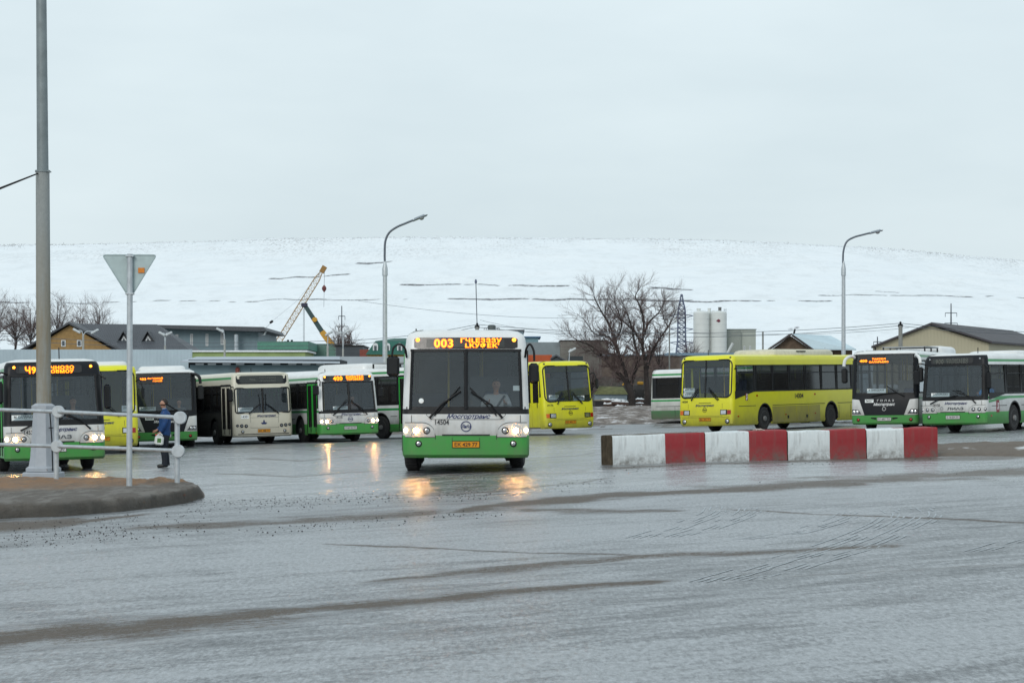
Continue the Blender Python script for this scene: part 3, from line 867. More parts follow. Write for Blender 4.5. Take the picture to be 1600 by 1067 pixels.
# ---------------------------------------------------------------- the yard and road (one sheet to the horizon)
def ground_mat():
    t = NT('wet_slushy_asphalt')
    A = lambda n: t.n('Attribute', {'attribute_name': n}).outputs['Fac']
    mud, snow, light, wet = A('mud'), A('snow'), A('light'), A('wet')
    rot = t.n('TexCoord').outputs['Object']
    def mp(scale, ang):
        m = t.n('Mapping', Vector=rot); m.inputs['Rotation'].default_value = (0, 0, R(ang))
        q = t.n('Mapping', Vector=m.outputs[0]); q.inputs['Scale'].default_value = scale; return q.outputs[0]
    M, AD = (lambda a, b: t.math('MULTIPLY', a, b)), (lambda a, b, c=False: t.math('ADD', a, b, c))
    thr = lambda v, lo, hi: t.ramp(v, (lo, 0.0), (hi, 1.0))
    s1 = t.noise(mp((.28, 1.5, 1), -34), 1.5, 8, .74, .5)        # long smears along the traffic
    s2 = t.noise(mp((.35, 7, 1), -36), 3.0, 6, .78, .35)         # fine wheel lines
    s3 = t.noise(mp((.5, 5, 1), 12), 2.2, 6, .75, .5)            # older lines crossing them
    pat = t.noise(mp((1, 1, 1), 0), 1.3, 8, .78, .3)             # ragged patches
    gr1 = t.noise(mp((1, 1.0, 1), 0), 15, 5, .8)                 # lumps of slush
    gr2 = t.noise(mp((1, 1, 1), 0), 55, 3, .8)                   # aggregate
    gr3 = t.noise(mp((26, 6, 1), 0), 1.0, 4, .8)                 # ploughed-up crumbs
    N = lambda v: thr(v, .37, .63)
    base = AD(AD(M(light, .30), M(N(s1), .46)), AD(AD(M(N(s2), .26), M(N(s3), .14)), AD(M(N(pat), .22), AD(M(N(gr1), .18), M(N(gr3), .26)))))
    slush = thr(base, .50, 1.02)
    wetc = t.mix(gr2, (.030, .034, .038), (.115, .122, .130))
    slc = t.mix(gr1, (.19, .20, .212), (.66, .69, .72))
    c = t.mix(M(slush, .9), wetc, slc)
    mn = thr(AD(mud, AD(M(AD(AD(M(N(s2), .4), M(N(gr1), .3)), M(N(gr3), .3)), 1.1), -.62)), .36, .82)
    mudc = t.mix(gr1, (.040, .030, .022), (.165, .130, .098))
    c = t.mix(M(mn, .92), t.mix(M(t.math('SUBTRACT', 1.0, N(gr3)), .38), c, (.035, .038, .04)), mudc)
    sn = M(snow, thr(gr1, .38, .6))
    c = t.mix(sn, c, (.60, .63, .66))
    c = t.mix(M(thr(gr2, .60, .70), .6), c, (.02, .02, .022))
    c = t.mix(M(thr(t.math('SUBTRACT', 1.0, gr2), .58, .70), M(slush, .5)), c, (.75, .78, .80))
    r = AD(AD(M(slush, .14), M(gr1, .25)), .20); r = AD(r, M(mn, .20)); r = t.math('SUBTRACT', r, M(wet, .19)); r = t.math('MAXIMUM', r, .11)
    k = AD(M(mn, 1.0), AD(M(t.math('SUBTRACT', 1.0, N(s1)), .40), AD(M(t.math('SUBTRACT', 1.0, N(gr3)), .34), M(N(s2), .28))), True)
    sp_ = t.n('MapRange', Value=k); sp_.inputs['To Min'].default_value = .62; sp_.inputs['To Max'].default_value = .08
    t.set(Base_Color=c, Roughness=r, Specular_IOR_Level=sp_.outputs[0])
    h = AD(M(gr3, .7), AD(M(gr1, .45), AD(M(s2, .55), AD(M(gr2, .14), M(pat, .9)))))
    t.bump(h, .42, .026)
    return t.m
def bands_mask(X, Y, bands):
    m = np.zeros_like(X)
    for pts, st, sd_ in bands:
        g = []
        for px, py, tp in pts:
            x, y = GP(px, py); s = F / y; g.append((x, y, tp * F * 1.5 / (s * 1.5) ** 2))
        g.sort(); gx = np.array([q[0] for q in g]); gy = np.array([q[1] for q in g]); gw = np.array([q[2] for q in g])
        yl = np.interp(X, gx, gy); w = np.interp(X, gx, gw)
        n = fbm(X * 1.3 + sd_, Y * .9, 4, sd_)
        dd = np.abs(Y - yl + (n - .5) * w * 1.6) / (w * (.6 + .9 * fbm(X * .8, Y * .3, 3, sd_ + 5)))
        v = np.clip(1.15 - dd * .8, 0, 1)
        ex = np.clip((X - gx[0]) / .4 + .5, 0, 1) * np.clip((gx[-1] - X) / .4 + .5, 0, 1)
        m = np.maximum(m, v * st * ex)
    return m
BANDS = [
 ([(-150, 1010, 26), (0, 1000, 24), (300, 975, 20), (500, 955, 14), (700, 935, 10), (950, 915, 8), (1060, 905, 3)], .95, 3),
 ([(560, 912, 4), (760, 893, 7), (900, 880, 7), (1050, 868, 6), (1250, 862, 5), (1420, 850, 3)], .8, 9),
 ([(190, 824, 6), (300, 822, 8), (420, 817, 8), (600, 805, 6), (700, 797, 6)], .8, 14),
 ([(700, 800, 3), (820, 786, 7), (1000, 774, 8), (1200, 760, 8), (1400, 748, 7), (1700, 730, 7)], 1.0, 21),
 ([(800, 797, 4), (920, 799, 5), (1080, 797, 3)], .8, 27),
 ([(500, 850, 1.5), (800, 862, 1.6), (1070, 870, 1.6)], .9, 31),
 ([(1120, 795, 1.6), (1350, 806, 1.8), (1700, 820, 2)], .9, 35),
 ([(1150, 902, 3), (1400, 893, 3), (1650, 878, 3)], .5, 41),
 ([(-100, 826, 12), (0, 822, 12), (120, 817, 6), (240, 803, 4)], 1.0, 45),
 ([(940, 740, 3), (1200, 727, 3), (1460, 716, 4), (1700, 712, 6)], .9, 51),
 ([(780, 920, 5), (900, 930, 6), (1050, 945, 8), (1300, 950, 8)], .28, 57),
 ([(380, 716, 1.2), (470, 720, 1.4), (560, 712, 1.0)], .8, 63), ([(330, 745, 1.4), (460, 752, 1.6), (600, 741, 1.4)], .8, 64), ([(430, 700, .9), (520, 704, 1.0), (640, 699, .9)], .7, 65), ([(850, 716, 1.0), (900, 712, 1.2), (935, 706, 1.0)], .7, 66), ([(640, 775, 2), (760, 770, 2.4), (900, 758, 2.5), (960, 750, 2)], .7, 68),
 ([(560, 760, 3), (700, 752, 3), (820, 748, 4), (930, 742, 4)], .5, 61),
]
LIGHT = [
 ([(-200, 905, 45), (200, 890, 45), (600, 850, 34), (900, 835, 28), (1150, 825, 26), (1400, 800, 18)], 1.0, 83),
 ([(500, 1090, 40), (900, 1050, 45), (1300, 1010, 48), (1900, 950, 50)], .9, 87),
 ([(-200, 1100, 60), (300, 1080, 45), (700, 1040, 20)], .6, 91),
 ([(900, 790, 10), (1200, 775, 14), (1600, 765, 18)], .9, 95),
]
def relief(X, Y, mud):
    near = np.clip((70 - Y) / 40, 0, 1) * (Y > 5)
    return near * ((fbm(X * .5, Y * .35, 3, 2) - .5) * .02 + (fbm(X * 3, Y * 3, 3, 5) - .5) * .010) + mud * near * (fbm(X * 8, Y * 8, 2, 8)) * .012
def ground_top(x, y):
    X, Y = np.array([x]), np.array([y]); return float((gzn(X, Y) + relief(X, Y, np.zeros_like(X)))[0]) + .0008
def build_ground():
    ys = [-80, -30, -8, 0, 4, 8] + [F * 1.5 / (Yp - HZ) for Yp in np.arange(1150, 640, -1.0)] + [420, 500, 700, 1200, 2500, 5000]
    us = np.concatenate([np.linspace(-2600, -960, 40), np.arange(-940, 941, 4), np.linspace(960, 2600, 40)])
    ys = np.array(ys); U, Yg = np.meshgrid(us, ys)
    X = U / F * np.maximum(Yg, 10)
    far = np.abs(U) > 2500; X = np.where(far, np.sign(U) * (300 + 1.2 * np.abs(Yg)), X)
    Z = gzn(X, Yg)
    mud = bands_mask(X, Yg, BANDS); light = bands_mask(X, Yg, LIGHT)
    Z += relief(X, Yg, mud)
    # slushy brown yard towards the back, and behind the buses
    back = np.clip((Yg - 100) / 14, 0, 1); 
    mud = np.maximum(mud, back * (.35 + .6 * (fbm(X * .5, Yg * .16, 4, 12) > .45)))
    mud = np.maximum(mud, .30 * np.clip((fbm(X * .35, Yg * .22, 4, 71) - .48) * 6, 0, 1))
    snow = back * np.clip((fbm(X * .35 + 9, Yg * .12, 4, 33) - .48) * 8, 0, 1)
    wet = np.clip((Yg - 34) / 5, 0, 1) * np.clip((100 - Yg) / 10, 0, 1)
    grid_mesh('ground', X, Yg, Z, ground_mat(), {'mud': mud, 'snow': snow, 'light': light, 'wet': wet})
build_ground()
def tyre_tracks():
    m = MB(); mt = NT('pale_slush_ridge'); v = mt.obj(); f = mt.noise(v, 30, 3)
    mt.set(Base_Color=mt.ramp(f, (.35, (.26, .29, .31)), (.65, (.46, .50, .53))), Roughness=.5); mt = mt.m
    arcs = [[(1105, 908), (1200, 880), (1300, 850), (1370, 822), (1395, 805), (1385, 796)], [(1170, 905), (1260, 880), (1360, 850), (1430, 820), (1452, 804), (1440, 793)],
            [(1000, 840), (1060, 822), (1110, 803), (1120, 792)], [(1060, 838), (1120, 820), (1165, 803), (1175, 793)],
            [(1170, 842), (1250, 830), (1310, 812), (1330, 800)], [(1530, 862), (1600, 842), (1680, 820)]]
    for arc in arcs:
        g = bez([Vector((*GP(*p), 0)) for p in arc], 10)
        for k in range(5):
            off = (k - 2) * .075
            for i, (p, q) in enumerate(zip(g, g[1:])):
                if vnoise(np.array([i * .35 + k * 7.3]), np.array([k * 3.1]), 5)[0] < .46: continue
                d = (q - p).normalized(); n = Vector((-d.y, d.x, 0)); w = .010
                pts = []
                for c, e in ((p, -w), (q, -w), (q, w), (p, w)):
                    z = c + n * (off + e); pts.append((z.x, z.y, ground_top(z.x, z.y) + .004))
                m.face(pts, mt)
    o = m.build('tyre_tracks', None, 0, weld=False); o['kind'] = 'structure'
tyre_tracks()
def gravel():
    m = MB(); st = basic('dark_pebble', (.035, .03, .028), .6, var=.5, scale=3)
    zones = [((300, 792), (820, 768), 10, 1100), ((0, 848), (330, 815), 16, 600), ((0, 825), (320, 800), 6, 200), ((960, 739), (1460, 718), 4, 420), ((600, 780), (960, 757), 8, 300),
             ((380, 832), (800, 800), 8, 200), ((1150, 765), (1590, 735), 8, 90)]
    for (a, b, th, n) in zones:
        for i in range(n):
            t = rnd.random(); px = lerp(a[0], b[0], t) + rnd.gauss(0, 12); py = lerp(a[1], b[1], t) + rnd.gauss(0, th * .5)
            x, y = GP(px, py); r = .004 + .010 * rnd.random() ** 3; z = gz(x, y) + r * .5
            q = [(r * rnd.uniform(.7, 1.4), 0, 0), (0, r * rnd.uniform(.7, 1.3), 0), (-r, 0, 0), (0, -r, 0), (0, 0, r * .9), (0, 0, -r * .6)]
            m.raw([(x + c[0], y + c[1], z + c[2]) for c in q], [(0, 1, 4), (1, 2, 4), (2, 3, 4), (3, 0, 4), (1, 0, 5), (2, 1, 5), (3, 2, 5), (0, 3, 5)], st)
    tag(m.build('gravel', None, 0, weld=False), 'loose dark gravel scattered over the wet asphalt by the island and barrier', 'gravel', kind='stuff')
gravel()

# ---------------------------------------------------------------- snowy hill
TOP = [(-400, 394), (0, 384), (240, 378), (480, 372), (620, 370), (800, 371), (1100, 374), (1300, 383), (1450, 394), (1600, 407), (2000, 450)]
PROFH = [(0, 0), (.12, .08), (.42, .40), (.455, .445), (.47, .448), (.58, .565), (.60, .568), (.8, .80), (.95, .965), (1.0, 1.0), (1.06, 1.01), (1.3, .9)]
def hill_crest(xp, d=760): return CAMH + (HZ - np.interp(xp, [p[0] for p in TOP], [p[1] for p in TOP])) * d / F
def hill_z(X, Y):
    t = (Y - 430) / 330.0; xp = X / Y * F + 800
    frac = np.interp(t + (fbm(X * .01, Y * .01, 2, 4) - .5) * .05 * (t < .9), [p[0] for p in PROFH], [p[1] for p in PROFH])
    base = 2.0
    return base + (hill_crest(X / 760.0 * F + 800) - base) * frac + (fbm(X * .05, Y * .05, 4, 9) - .5) * 1.0 * np.clip(t, 0, 1) * (t < 1.01) + (fbm(X * .3, Y * .3, 3, 19) - .5) * .3
def build_hill():
    t = NT('hill_snow')
    dirt = t.n('Attribute', {'attribute_name': 'dirt'}).outputs['Fac']; weed = t.n('Attribute', {'attribute_name': 'weed'}).outputs['Fac']
    v = t.obj((1, 1, 1)); n1 = t.noise(v, .06, 5); n2 = t.noise(t.obj((1, .25, .5)), 1.2, 5, .7)
    c = t.mix(n1, (.76, .81, .85), (.88, .91, .93))
    fl = t.math('MULTIPLY', t.ramp(t.noise(t.obj((.6, .3, 1)), .25, 6, .7), (.50, 0.0), (.68, 1.0)), .17)
    c = t.mix(fl, c, (.42, .43, .43))
    w = t.math('MULTIPLY', weed, t.ramp(n2, (.48, 0.0), (.66, 1.0)), True)
    c = t.mix(t.math('MULTIPLY', w, .75), c, (.22, .21, .20))
    dd = t.math('MULTIPLY', dirt, t.ramp(n2, (.30, .2), (.5, 1.0)), True)
    c = t.mix(dd, c, (.055, .052, .060))
    t.set(Base_Color=c, Roughness=.8, Specular_IOR_Level=.1); t.bump(n2, .22, .5)
    xs = np.linspace(-330, 330, 760)
    ys = np.concatenate([np.linspace(400, 560, 60), np.linspace(561, 650, 110), np.linspace(652, 765, 90), np.linspace(770, 1000, 20)])
    X, Y = np.meshgrid(xs, ys); Z = hill_z(X, Y)
    dirt = np.zeros_like(X)
    def line(px0, px1, py0, py1, th, thr, seed):
        # a ledge of bare earth running across the slope
        nonlocal dirt
        A = (X / Y * F + 800); row = HZ - (Z - CAMH) * F / Y
        yl = py0 + (py1 - py0) * (A - px0) / (px1 - px0) + (fbm(X * .10, X * 0 + seed, 4, seed) - .5) * 7
        e = (A > px0) & (A < px1)
        n = .55 * fbm(X * .10 + seed, Y * .0, 4, seed) + .45 * fbm(X * .45 + seed, Y * .0, 3, seed + 70)
        dirt = np.maximum(dirt, np.where(e & (n > thr), np.clip(1.3 - np.abs(row - yl) / (th * .8 * (.4 + 1.6 * (n - thr))), 0, 1), 0))
    for a in [(-50, 700, 474, 467, 1.5, .40, 1), (700, 1080, 467, 470, 2.2, .40, 2), (960, 1300, 470, 472, 1.8, .34, 3), (1280, 1520, 463, 462, 1.3, .40, 4), (1480, 1640, 462, 466, 1.2, .5, 8),
              (420, 545, 435, 428, 2.0, .33, 5), (555, 610, 412, 408, 1.8, .2, 6), (628, 890, 443, 445, 1.8, .36, 7), (1016, 1080, 450, 454, 2.0, .25, 9), (1300, 1480, 452, 461, .8, .5, 10), (1130, 1290, 545, 500, .5, .6, 11)]:
        line(*a)
    ti = (Y - 430) / 330
    weed = np.clip((ti - .76) * 5, 0, 1) * np.clip((fbm(X * .03, Y * .02, 4, 50) - .35) * 3, 0, 1) + .12 * np.clip((fbm(X * .06, Y * .05, 4, 60) - .5) * 5, 0, 1)
    weed = np.where(ti > .965, 1.0, weed)
    grid_mesh('hill', X, Y, Z, t.m, {'dirt': dirt, 'weed': weed})
    # dry weeds along the crest
    m = MB(); wm = basic('dry_weed', (.16, .145, .14), .9)
    for i in range(2000):
        x = rnd.uniform(-190, 190); dens = float(fbm(np.array([x * .03]), np.array([3.3]), 3, 5)[0])
        if rnd.random() > dens * 1.3: continue
        y = rnd.uniform(735, 764); h = rnd.uniform(.12, .42) * (.5 + dens) * (2.5 if rnd.random() < .02 else 1); z = float(hill_z(np.array([x]), np.array([y]))[0])
        for k in range(2):
            dx = rnd.uniform(-.6, .6); m.face([(x + dx - .05, y, z - .1), (x + dx + .05, y + .1, z - .1), (x + dx + rnd.uniform(-.4, .4), y, z + h)], wm)
    tag(m.build('dry_weeds', None, 0, weld=False), 'thin brown weeds poking out of the snow along the crest of the hill', 'weeds', kind='stuff')
build_hill()
# ---------------------------------------------------------------- traffic island, railing, pole, sign
def build_island():
    front = [(-900, 880), (-300, 832), (0, 812), (100, 806), (225, 796), (290, 787), (318, 779)]
    back = [(-900, 762), (-300, 768), (0, 770), (100, 771), (225, 774), (290, 775), (320, 777)]
    fr = [GP(*p) for p in front]; bk = [GP(*p) for p in back]
    n, mrow = 140, 28; X = np.zeros((mrow, n)); Y = X.copy(); Z = X.copy(); sand = X.copy(); edge = X.copy()
    import bisect
    def along(pl, t):
        L_ = [0]
        for a, b in zip(pl, pl[1:]): L_.append(L_[-1] + math.dist(a, b))
        d = t * L_[-1]; k = min(max(bisect.bisect_right(L_, d) - 1, 0), len(pl) - 2)
        u = (d - L_[k]) / (L_[k + 1] - L_[k]); return (lerp(pl[k][0], pl[k + 1][0], u), lerp(pl[k][1], pl[k + 1][1], u))
    js = [0, .003, .006, .010, .016, .03, .05, .08] + list(np.linspace(.12, .90, 15)) + [.93, .96, .98, .995, 1.0]
    hp = [(0, -.03), (.003, .09), (.006, .17), (.010, .205), (.016, .218), (.03, .224), (.05, .228), (.12, .235), (.5, .24), (.9, .25), (.96, .2), (.995, .06), (1, -.03)]
    for i in range(n):
        t = 1 - (1 - i / (n - 1)) ** 1.6
        a, b = along(fr, t), along(bk, t)
        for j in range(mrow):
            v = js[j]
            x, y = lerp(a[0], b[0], v), lerp(a[1], b[1], v)
            k = min(1, (1 - t) / .035) ** .5
            X[j, i], Y[j, i] = x, y
            Z[j, i] = gz(x, y) + interp(hp, v) * k
            sand[j, i] = np.clip((v - .62) * 5, 0, 1); edge[j, i] = 1 if v < .03 else 0
    Y += (fbm(X * 1.7, X * 0 + 3, 6, 14) - .5) * 1.5 * np.clip(1 - np.array(js)[:, None] * 6, 0, 1)
    edge = np.clip((.011 - np.array(js)[:, None] + (fbm(X * 2.5, Y * 2.5, 4, 44) - .5) * .012) * 150, 0, 1)
    Z += (fbm(X * 6, Y * 6, 3, 41) - .5) * .085 * np.clip(np.array(js)[:, None] * 30, 0, 1)
    Z += (fbm(X * 3, Y * 3, 3, 4) - .5) * .05 * np.clip(np.array(js)[:, None] * 8, 0, 1)
    # sand dumped at the back edge
    for (px, py, r, h) in ((250, 764, .35, .13), (140, 764, 1.1, .06), (60, 765, .7, .07), (-20, 764, 1.0, .06), (205, 765, .4, .05), (10, 770, .9, .05)):
        cx, cy = GP(px, py + 14); d = np.hypot(X - cx, (Y - cy) * .55); Z += h * np.clip(1 - d / r, 0, 1) ** 1.2 * (.6 + .8 * fbm(X * 5, Y * 5, 3, 9)); sand = np.maximum(sand, np.clip(1.4 - d / r, 0, 1))
    t = NT('island_dirt'); v = t.obj(); sa = t.n('Attribute', {'attribute_name': 'sand'}).outputs['Fac']; ed = t.n('Attribute', {'attribute_name': 'edge'}).outputs['Fac']
    f = t.noise(v, 14, 6, .7); g = t.noise(v, 1.6, 4)
    c = t.mix(f, (.075, .062, .05), (.17, .148, .125)); c = t.mix(t.ramp(t.noise(t.obj((1, .5, 1)), 2.6, 6, .7), (.47, 0.0), (.58, .8)), c, (.215, .20, .18))
    s = t.mix(f, (.15, .072, .03), (.42, .24, .115))
    c = t.mix(t.math('MULTIPLY', sa, t.ramp(t.noise(v, 4, 4), (.32, .15), (.5, 1.0)), True), c, s)
    k = t.mix(t.noise(v, 5, 5), (.028, .024, .020), (.11, .10, .085))
    c = t.mix(ed, c, k)
    t.set(Base_Color=c, Roughness=.75); t.bump(f, 1.0, .06)
    grid_mesh('traffic_island', X, Y, Z, t.m, {'sand': sand, 'edge': edge})
build_island()
GALV = basic('galvanised_steel', (.46, .50, .53), .42, .35, .15, 9)
def at_top(px, py, lift=.24):
    """ground point of something standing on the island"""
    s = (py - HZ + .027 * (px - 800)) / (1.5 - lift); return ((px - 800) / s, F / s)
def railing():
    p1, p2 = at_top(88, 755), at_top(277, 757)
    dx, dy = (p2[0] - p1[0], p2[1] - p1[1]); p0 = (p1[0] - dx, p1[1] - dy)
    root = empty('pipe_railing', (p2[0], p2[1], gz(*p2) + .22), 0, 'galvanised pipe railing with two rails and big round clamp discs on the island', 'railing')
    o = Vector(root.location)
    def W(px, py, d): return P(px, py, d) - o
    d1, d2 = p1[1], p2[1]; d0 = p0[1]
    for (p, tops) in ((p1, 640), (p2, 648)):
        m = MB(); base = Vector((p[0], p[1], gz(*p) + .1)) - o; xx = 800 + p[0] / p[1] * F
        m.tube([base, W(xx, tops, p[1])], .044, GALV, 14); m.build('post', root)
    m = MB(); base = Vector((p0[0], p0[1], gz(*p0) + .1)) - o; m.tube([base, base + Vector((0, 0, 1.4))], .052, GALV, 14); m.build('post', root)
    for ya, yb, yc in ((637, 643, 652), (692, 697, 704)):
        m = MB(); a = W(-190, ya - 3, d0 - .08); b = W(90, yb, d1 - .08); c = W(280, yc, d2 - .08)
        m.tube([a, b, c], .033, GALV, 12); m.build('rail', root)
    for (px, py, d) in ((92.5, 643, d1), (90.5, 697, d1), (282.5, 652.5, d2), (279.5, 704.5, d2)):
        m = MB(); c = W(px, py, d)
        m.lathe([(.098, -.125), (.108, -.118), (.108, -.03), (.09, 0), (.075, .07), (.06, .1)], GALV, c - Vector((0, .0, 0)), 'Y', 28)
        k = m.build('clamp', root, 15)
        for q in (-1, 1):
            b = MB(); b.lathe([(.014, 0), (.014, .03)], RUBBER, c + Vector((q * .085, .02, .07)), 'X', 8); b.build('bolt', k)
railing()
def yield_sign():
    x, y = at_top(202, 760); zb = gz(x, y) + .2; root = empty('yield_sign', (x, y, zb), 0, 'grey back of a triangular yield sign on a tall galvanised post', 'road sign'); o = Vector(root.location)
    W = lambda px, py, dd=0: P(px, py, y + dd) - o
    m = MB(); m.tube([(0, 0, -.1), W(203, 397)], .048, GALV, 18); m.build('post', root)
    back = basic('sign_back', (.38, .47, .48), .5, .2, .1, 5)
    # rounded triangle, point down
    A, B, C = W(160, 398.5, .06), W(244.5, 398.5, .06), W(203, 467, .06); cs = [A, B, C]; pts = []
    for i in range(3):
        p, a, b = cs[i], cs[i - 1], cs[(i + 1) % 3]
        u, w = (a - p).normalized(), (b - p).normalized(); r = .055
        for k in range(6):
            t = k / 5; q0 = p + u * r; q1 = p + w * r; pts.append((q0 * (1 - t) + p * t) * (1 - t) + (p * (1 - t) + q1 * t) * t)
    m = MB(); m.prism(pts, (0, .012, 0), back)
    m.tube([q + Vector((0, 0, 0)) for q in pts] + [pts[0]], .011, back, 6); s = m.build('sign_plate', root)
    k = MB(); k.box(W(220.8, 422.5, .045), (.105, .006, .085), basic('orange_sticker', (.62, .20, .015), .6, var=.2, scale=60)); k.build('sticker', s)
    for py in (400.5, 459):
        b = MB(); c = W(203, py, 0); b.box(c, (.14, .11, .035), GALV, bev=.01); b.build('bracket', root)
yield_sign()
def big_pole():
    d = 46.8; x = (68 - 800) / F * d; zb = gz(x, d) + .12
    root = empty('lighting_column', (x, d, zb), 0, 'tall concrete lighting column with a grey painted steel foot standing on the island', 'pole'); o = Vector(root.location)
    W = lambda px, py: P(px, py, d) - o
    t = NT('stained_concrete'); v = t.obj(); n = t.noise(t.obj((3, 3, .35)), 2.0, 5); n2 = t.noise(v, 12, 6, .7)
    sp = t.n('SeparateXYZ', Vector=v)
    mr = t.n('MapRange', Value=sp.outputs['Z']); mr.inputs['From Min'].default_value = 5.2; mr.inputs['From Max'].default_value = 2.8
    c = t.mix(n2, (.22, .24, .24), (.36, .385, .38)); c = t.mix(t.math('MULTIPLY', mr.outputs[0], t.ramp(n, (.35, .25), (.6, 1.0)), True), c, (.24, .20, .135)); t.set(Base_Color=c, Roughness=.85); t.bump(n2, .3, .01)
    m = MB(); m.tube([W(68.5, 640), W(66.6, 268)], [.150, .138], t.m, 24); m.build('shaft', root)
    tt = basic('weathered_steel_tube', (.20, .235, .245), .55, .2, .2, 3); 
    m = MB(); m.tube([W(66.8, 272), W(64.6, 0), W(63, -220)], [.118, .105, .09], tt, 20); m.build('upper_tube', root)
    m = MB(); c0 = W(66.7, 268); m.lathe([(.12, -.02), (.155, -.02), (.155, .02), (.12, .02)], tt, c0, 'Z', 20); m.tube([c0 + Vector((.1, -.1, 0)), c0 + Vector((.2, -.16, -.03))], .015, tt, 6); m.build('pipe_collar', root)
    pm = NT('grey_foot_paint'); v = pm.obj(); f = pm.noise(v, 3, 6, .7)
    pm.set(Base_Color=pm.mix(pm.ramp(f, (.62, 0.0), (.68, .9)), pm.mix(pm.noise(v, 8, 4), (.30, .33, .37), (.42, .45, .49)), (.16, .06, .025)), Roughness=.5); pm = pm.m
    z = lambda py: W(68, py).z
    def octa(r, zz, n=8): return [Vector((W(68, 700).x + r * math.cos(R(22.5 + 360 / n * i)), r * math.sin(R(22.5 + 360 / n * i)), zz)) for i in range(n)]
    m = MB(); m.loft([octa(.315, z(734)), octa(.27, z(715)), octa(.215, z(650)), octa(.20, z(640))], pm); m.build('foot', root, 20)
    m = MB(); m.loft([octa(.20, z(642)), octa(.245, z(640)), octa(.245, z(634)), octa(.16, z(630))], pm); m.build('collar', root, 20)
    m = MB(); m.loft([octa(.31, z(738)), octa(.36, z(736)), octa(.36, z(731)), octa(.30, z(728))], pm); m.build('flange', root, 20)
    m = MB(); m.box((0, 0, z(745)), (.72, .72, z(736) - z(752)), pm, bev=.02); m.build('base_block', root, 20)
    m = MB(); m.box((.19, -.19, z(668)), (.09, .03, .02), BLACKT); m.tube([(.17, -.22, z(640)), (.22, -.24, z(690)), (.24, -.26, z(735))], .014, BLACKT, 6); m.build('ground_wire', root)
    m = MB()
    a = P(65, 269, d); 
    for (px, py) in ((-260, 372), (-260, 380)):
        b = P(px, py, d - 6); m.tube([a, (a + b) / 2 - Vector((0, 0, .12)), b], .014, RUBBER, 6)
    tag(m.build('stay_cable', None), 'black stay cable running left from the collar of the concrete lighting column', 'cable')
big_pole()
